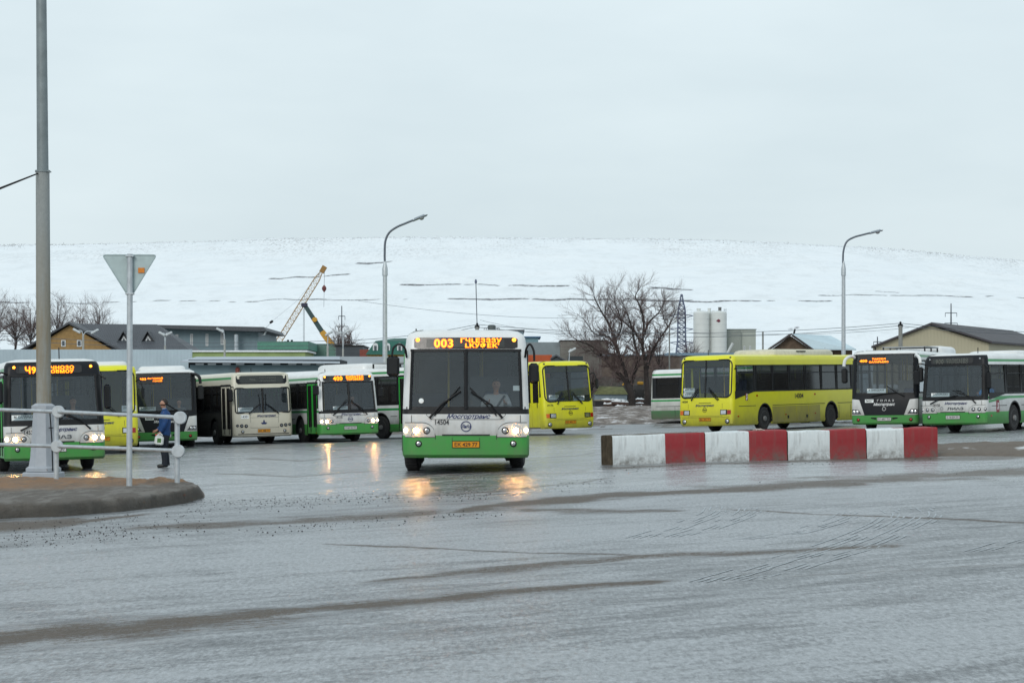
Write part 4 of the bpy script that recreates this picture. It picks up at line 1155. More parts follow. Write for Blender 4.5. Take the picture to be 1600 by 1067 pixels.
# ---------------------------------------------------------------- concrete barrier
def grime_up(t, v):
    """splashed dirt low on the blocks and dark runs down their faces"""
    old = t.b.inputs['Base Color'].links[0].from_socket; sp = t.n('SeparateXYZ', Vector=v)
    z = t.n('MapRange', Value=sp.outputs['Z']); z.inputs['From Min'].default_value = .34; z.inputs['From Max'].default_value = .0
    runs = t.ramp(t.noise(t.obj((7, 7, .8)), 1.6, 5, .7), (.50, 0.0), (.72, .38)); spl = t.math('MULTIPLY', z.outputs[0], t.ramp(t.noise(v, 5, 6, .75), (.35, 0.0), (.65, 1.3)), True)
    t.put(t.b, 'Base_Color', t.mix(t.math('MAXIMUM', runs, t.math('MULTIPLY', spl, .8)), old, (.13, .115, .10)))
def barrier():
    wp = NT('chipped_white_paint'); v = wp.obj(); f = wp.noise(v, 9, 6, .7)
    wp.set(Base_Color=wp.mix(wp.ramp(f, (.63, 0.0), (.70, .8)), wp.mix(wp.noise(wp.obj((3, 3, 1)), 4, 4), (.62, .68, .70), (.78, .82, .83)), (.22, .22, .20)), Roughness=.7); grime_up(wp, v); wp.bump(f, .4, .01)
    rp_ = NT('chipped_red_paint'); v = rp_.obj(); f = rp_.noise(v, 9, 6, .7)
    rp_.set(Base_Color=rp_.mix(rp_.ramp(f, (.66, 0.0), (.74, .7)), rp_.mix(rp_.noise(v, 3, 4), (.24, .017, .025), (.34, .03, .035)), (.10, .04, .035)), Roughness=.7); grime_up(rp_, v); rp_.bump(f, .4, .01)
    raw = basic('raw_dirty_concrete', (.105, .082, .055), .9, var=.45, scale=7, bump=.6)
    seg = [(958, 1040, 1102), (1103, 1171, 1230.5), (1232, 1297, 1353.5), (1355, 1413, 1466)]
    cuts = [1102, 1231, 1354, 1466]
    A = Vector((2.10, 48.0, 0)); B = Vector((9.42, 50.9, 0)); dr = (B - A).normalized(); nr = Vector((-dr.y, dr.x, 0))
    def at(px):      # where the view ray of that column meets the front line of the row
        k = (px - 800) / F; t = (k * A.y - A.x) / (dr.x - k * dr.y); return A + dr * t
    labs = ['leftmost red and white barrier block, with a bare brown concrete end', 'second barrier block from the left, white then red, under a scrap of rubbish',
            'third barrier block from the left, white then red', 'rightmost barrier block, streaky white then red with a chipped red corner']
    for i, (a, b, c) in enumerate(seg):
        p, q = at(a), at(c); ln = (q - p).length; sp = (at(b) - p).length
        yaw = math.atan2(dr.y, dr.x) + (0, .006, -.004, .005)[i]
        root = MB(); T = .6; H = (.615, .62, .62, .635)[i]
        xs = sorted(set(list(np.linspace(0, sp, 14)) + list(np.linspace(sp, ln, 11)))); 
        def pt(x, u, w):
            e = .02
            jx = 0.012 * (float(fbm(np.array([x * 3 + i * 9.]), np.array([u * 3 + w * 5.]), 3, 7)[0]) - .5) * 2
            X = x; 
            if x <= 0: X = -0 + jx
            return Vector((X, u * T + jx, w * H + (jx * 1.2 if w > .5 else 0) - .03 * (w < .5)))
        prof = [(.0, 0), (.0, .04), (0.01, .3), (0, .6), (0.0, .93), (.02, .985), (.06, 1), (.3, 1.0), (.7, 1.0), (.94, 1), (.99, .96), (1, .5), (1, 0)]
        rings = [[pt(x, u, w) for u, w in prof] for x in xs]
        for k in range(len(xs) - 1):
            mt = wp if xs[k + 1] <= sp + 1e-6 else rp_
            if i == 0 and k == 0: pass
            for j in range(len(prof) - 1):
                mm = mt if j < 5 or rnd.random() < 0 else mt
                if j >= 6: mm = mt if i else raw
                root.face([rings[k][j], rings[k + 1][j], rings[k + 1][j + 1], rings[k][j + 1]], mm)
        root.face(list(rings[0]), raw); root.face(list(rings[-1]), raw)
        lo = [r[0] for r in rings] ; 
        o = root.build('barrier_block', None, 50)
        o.location = (p.x, p.y, gz(p.x, p.y)); o.rotation_euler = (0, -math.atan(.027), yaw)
        tag(o, labs[i], 'concrete block', 'red and white barrier blocks')
    m = MB(); q = at(1191) + nr * .2; rg = basic('pale_rag', (.45, .40, .36), .9, var=.3)
    for k in range(7):
        a = rnd.uniform(0, 6.3); m.tube([(0, 0, .02), (.06 * math.cos(a), .04 * math.sin(a), .05), (.16 * math.cos(a), .08 * math.sin(a), .02 + .04 * rnd.random())], [.03, .025, .008], rg, 5)
    tag(m.build('crumpled_rag', None, loc=(q.x, q.y, gz(q.x, q.y) + .62)), 'crumpled pale rag lying on top of the second barrier block', 'rag')
barrier()
def mound():
    xs = np.linspace(0, 1, 90); js = np.linspace(0, 1, 30)
    a = [GP(1440, 713), GP(1530, 712), GP(1620, 713), GP(1900, 716)]; b = [GP(1440, 705), GP(1530, 697), GP(1620, 694), GP(1900, 690)]
    X = np.zeros((30, 90)); Y = X.copy()
    for i, t in enumerate(xs):
        u = t * 3; k = min(int(u), 2); w = u - k
        for j, v in enumerate(js):
            X[j, i] = lerp(lerp(a[k][0], a[k + 1][0], w), lerp(b[k][0], b[k + 1][0], w), v); Y[j, i] = lerp(lerp(a[k][1], a[k + 1][1], w), lerp(b[k][1], b[k + 1][1], w), v)
    V = js[:, None] * np.ones((1, 90)); prof = np.clip(np.sin(np.pi * np.clip(V, 0, 1)) ** .5, 0, 1) * np.clip(xs * 12, 0, 1)[None, :]
    Z = gzn(X, Y) - .02 + prof * (.19 + .12 * (fbm(X * 2, Y * 2, 4, 6) - .4))
    t = NT('mound_dirt'); v = t.obj(); f = t.noise(v, 5, 6, .7); g = t.noise(t.obj((.5, .2, 1)), 1.6, 4)
    c = t.mix(f, (.07, .055, .045), (.20, .165, .13)); c = t.mix(t.ramp(g, (.62, 0.0), (.68, .9)), c, (.60, .62, .63)); t.set(Base_Color=c, Roughness=.85); t.bump(f, .7, .04)
    grid_mesh('dirt_mound', X, Y, Z, t.m)
    # trampled strip of dirt and old snow between the yard and the trees
    X, Y = np.meshgrid(np.linspace(-6, 40, 200), np.linspace(117, 186, 90))
    e = np.clip((Y - 117) / 4, 0, 1); Z = gzn(X, Y) - .04 + e * (.10 + .35 * (fbm(X * .5, Y * .18, 4, 3) - .3)) 
    t = NT('verge_dirt'); v = t.obj((1, .35, 1)); f = t.noise(v, 1.4, 7, .7); 
    c = t.ramp(f, (.36, (.055, .045, .038)), (.47, (.14, .11, .09)), (.56, (.28, .25, .23)), (.64, (.60, .60, .62))); t.set(Base_Color=c, Roughness=.8); t.bump(f, .7, .15)
    grid_mesh('verge', X, Y, Z, t.m)
mound()
# ---------------------------------------------------------------- street lamps
def street_lamp(px, s, pts, label, yj, w=.10):
    d = F / s; x = (px - 800) / s; zb = gz(x, d); root = empty('street_lamp', (x, d, zb), 0, label, 'street lamp', 'tall street lamps round the yard'); o = Vector(root.location)
    W = lambda a, b: P(a, b, d) - o
    m = MB(); m.tube([(0, 0, -.1), W(px, yj + 12)], [w * 1.25, w * 1.0], GALV, 14); m.build('post', root)
    m = MB(); m.tube([W(px, yj + 13), W(px, yj + 2), W(px, yj - 10)], [w * 1.3, w * 1.3, .045], GALV, 12); m.build('joint', root)
    m = MB(); q = bez([W(*p) for p in pts], 8); m.tube([W(px, yj - 5)] + q, .05, basic('dark_steel', (.12, .14, .17), .5, .5), 8); m.build('arm', root)
    e, f = W(*pts[-1]), W(*pts[-2]); dd = (e - f).normalized()
    m = MB(); hd = basic('lamp_housing', (.30, .34, .38), .4, .3)
    c = e + dd * .3; ang = math.atan2(dd.z, dd.x); Ry = Matrix.Rotation(-ang, 3, 'Y')
    m.box(c, (.8, .28, .13), hd, Ry, .7, .05); h = m.build('lamp_head', root)
    g = MB(); g.lathe([(.13, .02), (.12, -.05), (.07, -.10), (.001, -.12)], LENS, c + dd * .1 - Vector((0, 0, .04)), 'Z', 14); g.build('lamp_glass', h)
street_lamp(601.5, 34, [(601, 400), (602, 378), (608, 364), (620, 355), (634, 349), (646, 344)], 'grey street lamp rising behind the green and white bus left of centre', 418)
street_lamp(1318, 29, [(1317, 410), (1318, 392), (1323, 378), (1334, 371), (1348, 367), (1360, 364)], 'grey street lamp rising behind the long yellow bus, right of the barn', 418, .10)
def small_lamp(px, py, d, base, heads, label):
    x = (px - 800) / F * d; root = empty('yard_lamp', (x, d, gz(x, d)), 0, label, 'street lamp', 'small yard lamps before the buildings'); o = Vector(root.location)
    W = lambda a, b: P(a, b, d) - o
    m = MB(); m.tube([(0, 0, 0), W(px, py)], .07, basic('pale_lamp_post', (.35, .36, .34), .7), 8); m.build('post', root)
    for hx, hy in heads:
        m = MB(); m.tube(bez([W(px, py), W(lerp(px, hx, .3), min(py, hy) - 0), W(hx, hy)], 4), .035, GALV, 6)
        c = W(hx, hy); m.box(c, (.55, .25, .14), basic('pale_lamp_housing', (.5, .54, .56), .4), Matrix.Rotation(-.5 if hx > px else .5, 3, 'Y'), bev=.03); m.build('lamp_head', root)
small_lamp(130, 524, 150, 0, [(120, 517), (148, 518)], 'two-armed yard lamp in front of the ochre gable')
small_lamp(258, 540, 150, 0, [(254, 522), (263, 522)], 'two-armed yard lamp at the right end of the ochre house')
small_lamp(351, 530, 150, 0, [(344, 516)], 'single yard lamp before the blue-grey clad building')
small_lamp(512, 540, 150, 0, [(514, 521)], 'single yard lamp just right of the telescopic crane boom')
small_lamp(536, 545, 170, 0, [(528, 519), (543, 518)], 'two-armed yard lamp beside the small pylon')
small_lamp(889, 565, 150, 0, [(894, 547)], 'single yard lamp before the grey concrete hall')

# ---------------------------------------------------------------- buildings
def corrug(name, col, sc=7.0, var=.15, rough=.6):
    if name in MATS: return MATS[name]
    t = NT(name); v = t.obj(); w = t.n('TexWave', {'wave_type': 'BANDS', 'bands_direction': 'X'}, Vector=v, Scale=sc, Distortion=0.1).outputs[0]
    n = t.noise(t.obj((1, 1, .3)), .6, 6, .65)
    a = tuple(c * (1 - var) for c in col); b = tuple(min(1, c * (1 + var)) for c in col)
    c = t.mix(t.math('MULTIPLY', w, .35), t.ramp(n, (.3, a), (.7, b)), tuple(c * .6 for c in col)); t.set(Base_Color=c, Roughness=rough, Metallic=0.0); t.bump(w, .4, .05)
    MATS[name] = t.m; return t.m
BLUEG = corrug('blue_grey_cladding', (.20, .28, .32)); GREYC = corrug('grey_cladding', (.17, .19, .20), 3); SLATE = corrug('slate_roof', (.075, .082, .095), 2)
OCHRE = basic('ochre_brick', (.30, .19, .075), .85, var=.2, scale=3); WFR = basic('white_frame', (.6, .63, .65), .5); WGL = basic('window_dark_glass', (.06, .075, .09), .15)
def bld(name, label, cat, px0, px1, py, d, depth, wall, group=None, roof=None, rh=.25, over=.4, wins=(), extra=None, z0=-1.5):
    """flat-roofed building with its front wall at distance d; window rects are (px0,px1,py0,py1)"""
    xa, xb = (px0 - 800) / F * d, (px1 - 800) / F * d; zt = CAMH + (HZ - py) / F * d; zb = gz((xa + xb) / 2, d) + z0
    root = empty(name, ((xa + xb) / 2, d, zb), 0, label, cat, group); o = Vector(root.location); h = zt - zb
    m = MB(); m.box((0, depth / 2, h / 2), (xb - xa, depth, h), wall); m.build('wall', root, 0)
    if roof: m = MB(); m.box((0, depth / 2, h + rh / 2), (xb - xa + over * 2, depth + over * 2, rh), roof); m.build('roof', root, 0)
    for w in wins:
        a, b = P(w[0], w[3], d) - o, P(w[1], w[2], d) - o; window(root, a, b)
    return root, o
def window(root, a, b, mull=True, y=0):
    m = MB(); cx, cz = (a.x + b.x) / 2, (a.z + b.z) / 2; w, h = b.x - a.x, b.z - a.z; t = .07; yy = a.y - .03
    for c, s in (((cx, yy, a.z), (w + t, .1, t)), ((cx, yy, b.z), (w + t, .1, t)), ((a.x, yy, cz), (t, .1, h - t)), ((b.x, yy, cz), (t, .1, h - t))): m.box(c, s, WFR)
    if mull: m.box((cx, yy, cz), (t * .7, .08, h - t), WFR)
    f = m.build('window', root, 0); g = MB(); g.box((cx, a.y - .01, cz), (w - t, .04, h - t), WGL); g.build('pane', f, 0)
def roof_prism(root, pts_front, pts_back, mat, name='roof', th=.18):
    """one roof slope given by two 3-D edges"""
    m = MB(); a, b = pts_front; c, e = pts_back; up = Vector((0, 0, th)); m.prism([a, b, e, c], up, mat); return m.build(name, root, 0)
# ochre house
def ochre_house():
    d = 200; root = empty('ochre_house', P(120, 600, d), 0, 'ochre brick house with grey slate roof and two small gabled dormers', 'house'); o = Vector(root.location); W = lambda a, b, k=0: P(a, b, d) + Vector((0, k, 0)) - o
    ap, l, r = W(109, 506.5), W(36, 549), W(188, 549)
    m = MB(); b0 = W(36, 600).z
    m.prism([(l.x + .3, 0, b0), (r.x - .3, 0, b0), (r.x - .3, 0, r.z - .1), (ap.x, 0, ap.z - .1), (l.x + .3, 0, l.z - .1)], (0, 9, 0), OCHRE); m.build('wall', root, 0)
    # long wing to the right, its roof slope faces the camera
    R2 = W(298, 549); ridge = W(233, 507.5)
    m = MB(); m.box(((r.x + R2.x) / 2 - .8, 3.2, (b0 + r.z) / 2), (R2.x - r.x + .5, 5.6, r.z - b0 - .3), OCHRE); m.build('wall', root, 0)
    m = MB(); up = Vector((0, 0, .18)); bk = Vector((0, 4.5, 0))
    m.prism([r + Vector((-.3, -.4, -.1)), R2 + Vector((0, -.4, -.1)), ridge + bk, ap + bk + Vector((0, 0, .0))], up, SLATE)
    m.prism([R2 + Vector((0, -.4, -.1)), R2 + Vector((0, 9, -.1)), ridge + bk], up, SLATE)
    m.prism([ap + Vector((0, -.5, 0)), r + Vector((.3, -.5, -.1)), r + Vector((.3, 4, 0)), ap + bk], up, SLATE)
    m.prism([l + Vector((-.4, -.5, -.15)), ap + Vector((0, -.5, 0)), ap + Vector((0, 9, 0)), l + Vector((-.4, 9, -.15))], up, SLATE)
    m.build('roof', root, 0)
    for cx in (190, 228):
        f = MB(); w = 8.5; y0 = 1.5; a, b, c = W(cx - w, 533, y0), W(cx + w, 533, y0), W(cx - 1, 520, y0)
        f.prism([a, b, c], (0, 3, 0), SLATE); f.build('dormer', root, 0)
        q = bpy.data.objects[f'dormer'] if False else None
        g = MB(); a, b, c = W(cx - 5.5, 532, y0 - .03), W(cx + 4.5, 532, y0 - .03), W(cx - 1, 524, y0 - .03); g.prism([a, b, c], (0, -.06, 0), WFR)
        a, b, c = W(cx - 2.5, 531.4, y0 - .1), W(cx + 1.5, 531.4, y0 - .1), W(cx - 1, 527, y0 - .1); g.prism([a, b, c], (0, -.03, 0), WGL); g.build('dormer_window', root, 0)
        h = MB(); h.prism([W(cx - w - 2, 534, y0 - .4), W(cx - 1, 517.5, y0 - .4), W(cx - 1, 517.5, y0 + 3), W(cx - w - 2, 534, y0 + 3)], up * .5, SLATE); h.prism([W(cx - 1, 517.5, y0 - .4), W(cx + w + 2, 534, y0 - .4), W(cx + w + 2, 534, y0 + 3), W(cx - 1, 517.5, y0 + 3)], up * .5, SLATE); h.build('dormer_roof', root, 0)
    for (x0, x1, y0, y1) in ((96.5, 102, 532, 541), (121, 127, 532, 541)): window(root, W(x0, y1, -.0), W(x1, y0, -.0), False)
    for (x0, x1, y0, y1) in ((219, 225, 560, 567), (243, 249, 560, 567), (263, 269, 560, 567)): window(root, W(x0, y1, .38), W(x1, y0, .38), False)
    m = MB(); m.tube([R2 + Vector((0, -.4, 0)), R2 + Vector((.1, -.3, -.4)), R2 + Vector((-.6, .2, -.8))], .05, BLACKT, 6); m.build('downpipe', root)
ochre_house()
# blue-grey clad building with a jutting roof
def blue_building():
    d = 235; root, o = bld('clad_building', 'long blue-grey clad building with a dark jutting flat roof and narrow windows', 'building', 218, 404, 512, d, 18, BLUEG, wins=((298, 301, 522, 540), (322, 325, 522, 540), (345.5, 349, 520, 538), (275, 278, 523, 540), (249, 252, 523, 540)))
    W = lambda a, b: P(a, b, d) - o
    m = MB(); m.prism([W(214, 507.5), W(414, 511.5), W(419, 517.5), W(404, 518.5), W(214, 512.5)], (0, 19, 0), SLATE)
    for q in m.v: pass
    r = m.build('roof', root, 0); r.location = (0, -1.4, 0)
    m = MB(); m.tube([W(418, 517) - Vector((0, 1, 0)), W(415, 523) - Vector((0, 1, 0)), W(405, 524.5)], .09, GALV, 6); m.build('gutter_pipe', root)
    m = MB(); m.tube([W(371, 552) - Vector((0, 1, 0)), W(371, 523) - Vector((0, 1, 0))], .22, basic('flue_steel', (.45, .5, .54), .4, .4), 10); m.build('chimney', root)
blue_building()
LG = basic('light_green_render', (.26, .34, .14), .85, var=.2, scale=.5)
root, o = bld('low_green_building', 'low pale green rendered building with a thin snowy flat roof', 'building', 289, 477, 550, 190, 8, LG, roof=basic('roof_snow', (.7, .74, .78), .8), rh=.14, over=.2)
root, o = bld('green_shed', 'flat dark green roofed shed behind the pale green building', 'building', 404, 480, 546, 215, 10, basic('dark_green_board', (.03, .10, .075), .8), roof=basic('green_roof', (.09, .25, .19), .7), rh=.75, over=.1)
for px in (446, 450, 456): 
    m = MB(); m.tube([P(px, 540, 216) - o, P(px, 531 + px % 3, 216) - o], .12, BLACKT, 6); m.build('vent_pipe', root)
bld('green_clad_hall', 'faded green clad hall behind the telescopic crane boom', 'building', 476, 524, 537, 225, 8, corrug('faded_green', (.13, .24, .20)))
bld('dark_grey_building', 'dark grey box building beside the small pylon', 'building', 525, 567, 541, 205, 8, corrug('dark_grey_cladding', (.07, .085, .10)), roof=BLACKT, rh=.1, over=.1)
bld('red_kiosk', 'small red-brown kiosk left of the green mansard house', 'building', 562, 577, 546, 200, 5, basic('red_brown', (.22, .06, .045), .8))
def mansard():
    d = 195; GR = corrug('green_metal_roof', (.015, .115, .085), 6); root = empty('mansard_house', P(605, 600, d), 0, 'house with a dark green metal mansard roof and white arched dormers', 'house'); o = Vector(root.location); W = lambda a, b, k=0: P(a, b, d) + Vector((0, k, 0)) - o
    m = MB(); m.box((W(625, 0).x, 4.4, W(0, 578).z), (W(678, 0).x - W(574, 0).x, 8, W(0, 553).z - W(0, 603).z), basic('yellow_render', (.42, .25, .05), .8)); m.build('wall', root, 0)
    m = MB(); lo = [W(571, 554, 0), W(680, 554, 0), W(680, 554, 9), W(571, 554, 9)]; mi = [W(585, 532, 1.5), W(668, 532, 1.5), W(668, 532, 7.5), W(585, 532, 7.5)]; hi = [W(612, 526.5, 4), W(645, 526.5, 4), W(645, 526.5, 5), W(612, 526.5, 5)]
    m.loft([lo, mi, hi], GR); m.build('roof', root, 0)
    for i, cx in enumerate((586, 605, 624, 643)):
        y = .45; m = MB(); pts = [W(cx - 4, 549, y)] + [W(cx + 4 * math.cos(R(t)), 540 - 4.5 * math.sin(R(t)), y) for t in range(180, -1, -30)] + [W(cx + 4, 549, y)]
        m.prism(pts, (0, 1.2, 0), WFR); f = m.build('dormer', root, 0)
        g = MB(); g.prism([W(cx - 1.8, 548, y - .03), W(cx - 1.8, 540, y - .03), W(cx + 1.8, 540, y - .03), W(cx + 1.8, 548, y - .03)], (0, -.03, 0), WGL); g.build('pane', f, 0)
mansard()
# long blue-grey fence, with a lean-to shed
bld('metal_fence', 'long pale blue-grey sheet metal fence behind the left-hand buses', 'fence', -150, 300, 546, 128, .12, corrug('pale_blue_sheet', (.44, .54, .60), 4), z0=-.1)
bld('concrete_wall', 'pale grey wall running behind the street lamp left of centre', 'wall', 470, 700, 557, 140, .15, basic('pale_grey_wall', (.36, .41, .45), .8, var=.08, scale=.5), z0=-.1)
def leanto():
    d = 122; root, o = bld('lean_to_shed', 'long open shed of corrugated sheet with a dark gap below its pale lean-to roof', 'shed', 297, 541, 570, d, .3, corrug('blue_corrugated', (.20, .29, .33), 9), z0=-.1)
    W = lambda a, b, k=0: P(a, b, d) + Vector((0, k, 0)) - o
    m = MB(); m.prism([W(285, 566.5, -.8), W(533, 568.5, -.8), W(520, 556, 5), W(287, 556.5, 5)], (0, 0, .07), basic('pale_sheet_roof', (.38, .43, .48), .6, var=.1, scale=.8)); m.build('roof', root, 0)
    m = MB(); m.box((W(413, 0).x, 2.6, W(0, 568.5).z), (W(533, 0).x - W(295, 0).x, 5, .45), basic('painted_shed_shade', (.03, .035, .04), .9)); m.build('roof_shade_fill', root, 0)  # near-black block standing in for the shade under the lean-to roof
    for px in (314, 333, 356, 377, 407, 433, 458, 480, 502):
        m = MB(); m.box(W(px, 569, -.5), (.42, .12, .09), basic('pale_beam_end', (.40, .44, .46), .8)); m.build('beam_end', root, 0)
    m = MB(); m.box((W(372, 0).x, -.25, W(0, 581).z), (.22, .15, .5), basic('red_cylinder', (.20, .05, .04), .7), bev=.07); m.build('fire_box', root, 0)
leanto()
# behind the centre bus
bld('blue_roofed_block', 'blue-grey block with a flat dark roof just behind the centre bus', 'building', 760, 818, 517, 230, 10, BLUEG, roof=SLATE, rh=.12, over=.1)
bld('low_blue_block', 'low teal block with a thin blue roof right of the centre bus', 'building', 819, 841, 527.5, 228, 8, basic('teal_render', (.17, .28, .32), .8), roof=basic('blue_roof', (.05, .12, .22), .6), rh=.12, over=.25)
bld('concrete_hall', 'grey concrete panel hall behind the short yellow bus', 'building', 818, 875.5, 534.5, 220, 16, basic('stained_panel', (.22, .26, .28), .85, var=.25, scale=.4, bump=.2))
bld('brown_grey_hall', 'brown-grey windowless hall behind the bare trees', 'building', 875.5, 950, 533, 218, 16, basic('brown_grey_panel', (.15, .145, .13), .9, var=.3, scale=.3), roof=BLACKT, rh=.1, over=.05)
for a, b, lab in ((826, 862, 'bright orange shipping container peeking over the short yellow bus'),):
    root, o = bld('shipping_container', lab, 'container', a, b, 554.5, 170, 2.4, corrug('orange_container', (.50, .10, .03), 12), z0=.0)
    m = MB(); 
    for px in (a + .6, b - .6): m.box((P(px, 0, 170).x - o.x, -.03, (P(0, 554.5, 170).z - o.z) / 2), (.1, .06, P(0, 554.5, 170).z - o.z), basic('orange_frame', (.42, .08, .025), .7))
    m.build('corner_post', root, 0)
def hut():
    d = 165; root = empty('gabled_hut', P(872, 600, d), 0, 'small dark grey hut with a low gable roof beside the orange container', 'hut'); o = Vector(root.location); W = lambda a, b, k=0: P(a, b, d) + Vector((0, k, 0)) - o
    m = MB(); m.prism([W(862, 610), W(882, 610), W(882, 564), W(869, 557), W(862, 560)], (0, 4, 0), basic('dark_grey_board', (.07, .085, .095), .8)); m.build('wall', root, 0)
    m = MB(); m.prism([W(861, 561, -.2), W(869, 556.5, -.2), W(869, 556.5, 4), W(861, 561, 4)], (0, 0, .12), SLATE); m.prism([W(869, 556.5, -.2), W(884, 565, -.2), W(884, 565, 4), W(869, 556.5, 4)], (0, 0, .12), SLATE); m.build('roof', root, 0)
hut()
bld('dark_container', 'dark slate container below the lamp right of the gabled hut', 'container', 888, 911, 556.5, 160, 2.4, corrug('dark_container_sheet', (.03, .04, .045), 10))
bld('brown_shed', 'low brown shed behind the bare trees and the green-striped bus', 'shed', 940, 1062, 556, 205, 6, basic('brown_boards', (.12, .095, .08), .9, var=.35, scale=1.2), roof=basic('blue_grey_roofing', (.17, .23, .28), .6), rh=.12, over=.2)
bld('blue_roof_building', 'long low building with a dull blue roof in front of the silos', 'building', 1046, 1165, 555.5, 300, 10, basic('grey_brown_wall', (.12, .11, .10), .9), roof=basic('dull_blue_roof', (.14, .22, .30), .6), rh=.35, over=.3)
bld('slatted_fence', 'dark weathered slatted fence behind the timber heap', 'fence', 905, 1060, 588, 203, .15, basic('weathered_slats', (.085, .078, .072), .9, var=.4, scale=4), z0=-.2)
# timber heap with snow, tarp roofed heap, dark crate, low kerb wall
TIM = basic('old_timber', (.085, .055, .045), .9, var=.4, scale=5); SN = basic('fresh_snow', (.78, .80, .82), .8, var=.04, scale=3)
k = 0
for (a, b, py, d, ang) in ((938, 980, 624, 192, .01), (940, 972, 630, 191, -.02), (955, 984, 627, 190.6, .05), (960, 981, 634, 189.6, .0), (992, 1007, 623, 192, 0), (993, 1006, 629, 191, 0), (991, 1008, 634, 190, .03)):
    p, q = P(a, py, d), P(b, py, d); c = (p + q) / 2; w = q.x - p.x; root = empty('timber_stack', c - Vector((0, 0, .3)), 0,
        ['long low timber stack under snow, at the back left of the heap', 'snow-topped timber stack on the left beside the dark crate', 'tilted snowy timber stack right against the larger tree trunk', 'lowest timber stack at the foot of the larger trunk',
         'snow-capped timber stack between the two trunks, at the top', 'timber stack between the two trunks, in the middle', 'timber stack between the two trunks, at the bottom'][k], 'timber stack', 'snowy timber stacks behind the trees'); k += 1
    m = MB()
    for i in range(5): m.box((rnd.uniform(-.05, .05), i * .18 - .3, .12 + rnd.uniform(-.03, .03)), (w * rnd.uniform(.88, 1), .15, .22), TIM, Matrix.Rotation(ang + rnd.uniform(-.02, .02), 3, 'Y'))
    m.build('planks', root, 0)
    m = MB(); xs = np.linspace(-w / 2, w / 2, 14); rings = []
    for x in xs:
        e = min(1, (w / 2 - abs(x)) / .25); h = (.03 + .13 * rnd.random()) * e + .01; z = .25 - math.tan(ang) * x
        rings.append([Vector((x, -.42, z)), Vector((x, -.3, z + h * .8)), Vector((x, .1, z + h)), Vector((x, .45, z + h * .6)), Vector((x, .5, z))])
    m.loft(rings, SN); m.build('snow_cap', root, 60)
def tarp():
    d = 196; root = empty('tarp_covered_heap', P(957, 625, d), 0, 'long heap under an olive-green tarpaulin left of the larger trunk', 'covered heap'); o = Vector(root.location); W = lambda a, b, k=0: P(a, b, d) + Vector((0, k, 0)) - o
    m = MB(); m.loft([[W(929, 616, 0), W(981, 616, 0), W(981, 616, 4), W(929, 616, 4)], [W(931, 612, .3), W(979, 612, .3), W(979, 612, 3.6), W(931, 612, 3.6)], [W(937, 603, 1.5), W(975, 604, 1.5), W(975, 604, 2.5), W(937, 603, 2.5)]], basic('olive_tarp', (.13, .135, .055), .9, var=.35, scale=2.5, bump=.5)); m.build('tarpaulin', root, 30)
    m = MB(); m.box((W(955, 0).x, 2, W(0, 621).z), (W(980, 0).x - W(930, 0).x, 3.6, W(0, 616.5).z - W(0, 626).z), basic('pale_blue_boards', (.22, .28, .32), .8)); m.build('base', root, 0)
tarp()
root, o = bld('dark_crate', 'black crate with a pale lid left of the timber heap', 'crate', 930, 943, 626, 188, 1.2, basic('black_board', (.015, .015, .017), .8), roof=basic('pale_lid', (.25, .24, .2), .8), rh=.1, over=.03, z0=-.1)
bld('kerb_wall', 'low sand-coloured kerb wall at the foot of the bare trees', 'low wall', 880, 1200, 637.5, 186.5, .3, basic('sandy_kerb', (.24, .19, .125), .9, var=.2, scale=1), z0=-.2)
for (px, py, w, lab) in ((973, 600, 4, 'yellow loader bucket end behind the left trunk'),):
    pass
def digger():
    d = 200; root = empty('yellow_digger', P(990, 622, d), 0, 'small yellow digger half hidden behind the bare tree trunks', 'digger'); o = Vector(root.location); W = lambda a, b, k=0: P(a, b, d) + Vector((0, k, 0)) - o
    YL = basic('digger_yellow', (.45, .24, .02), .6)
    m = MB(); m.box(W(1001, 598.5, .5), (.5, 1.2, .28), YL, bev=.06); m.box(W(1004, 603, .5), (.2, 1.0, .3), YL, bev=.05); m.build('bonnet', root)
    m = MB(); m.box(W(988, 606, .6), (2.4, 1.4, .55), basic('digger_dark', (.05, .05, .05), .8), bev=.08); m.build('body', root)
    m = MB(); m.tube([W(989, 606, .2), W(989, 597, .2), W(974, 600, 0), W(972, 604, 0)], .09, YL, 6); m.build('boom', root)
    for px in (980, 999):
        m = MB(); m.lathe([(.35, -.15), (.45, -.1), (.45, .1), (.35, .15)], RUBBER, W(px, 616, 0), 'Y', 16); m.build('wheel', root)
digger()
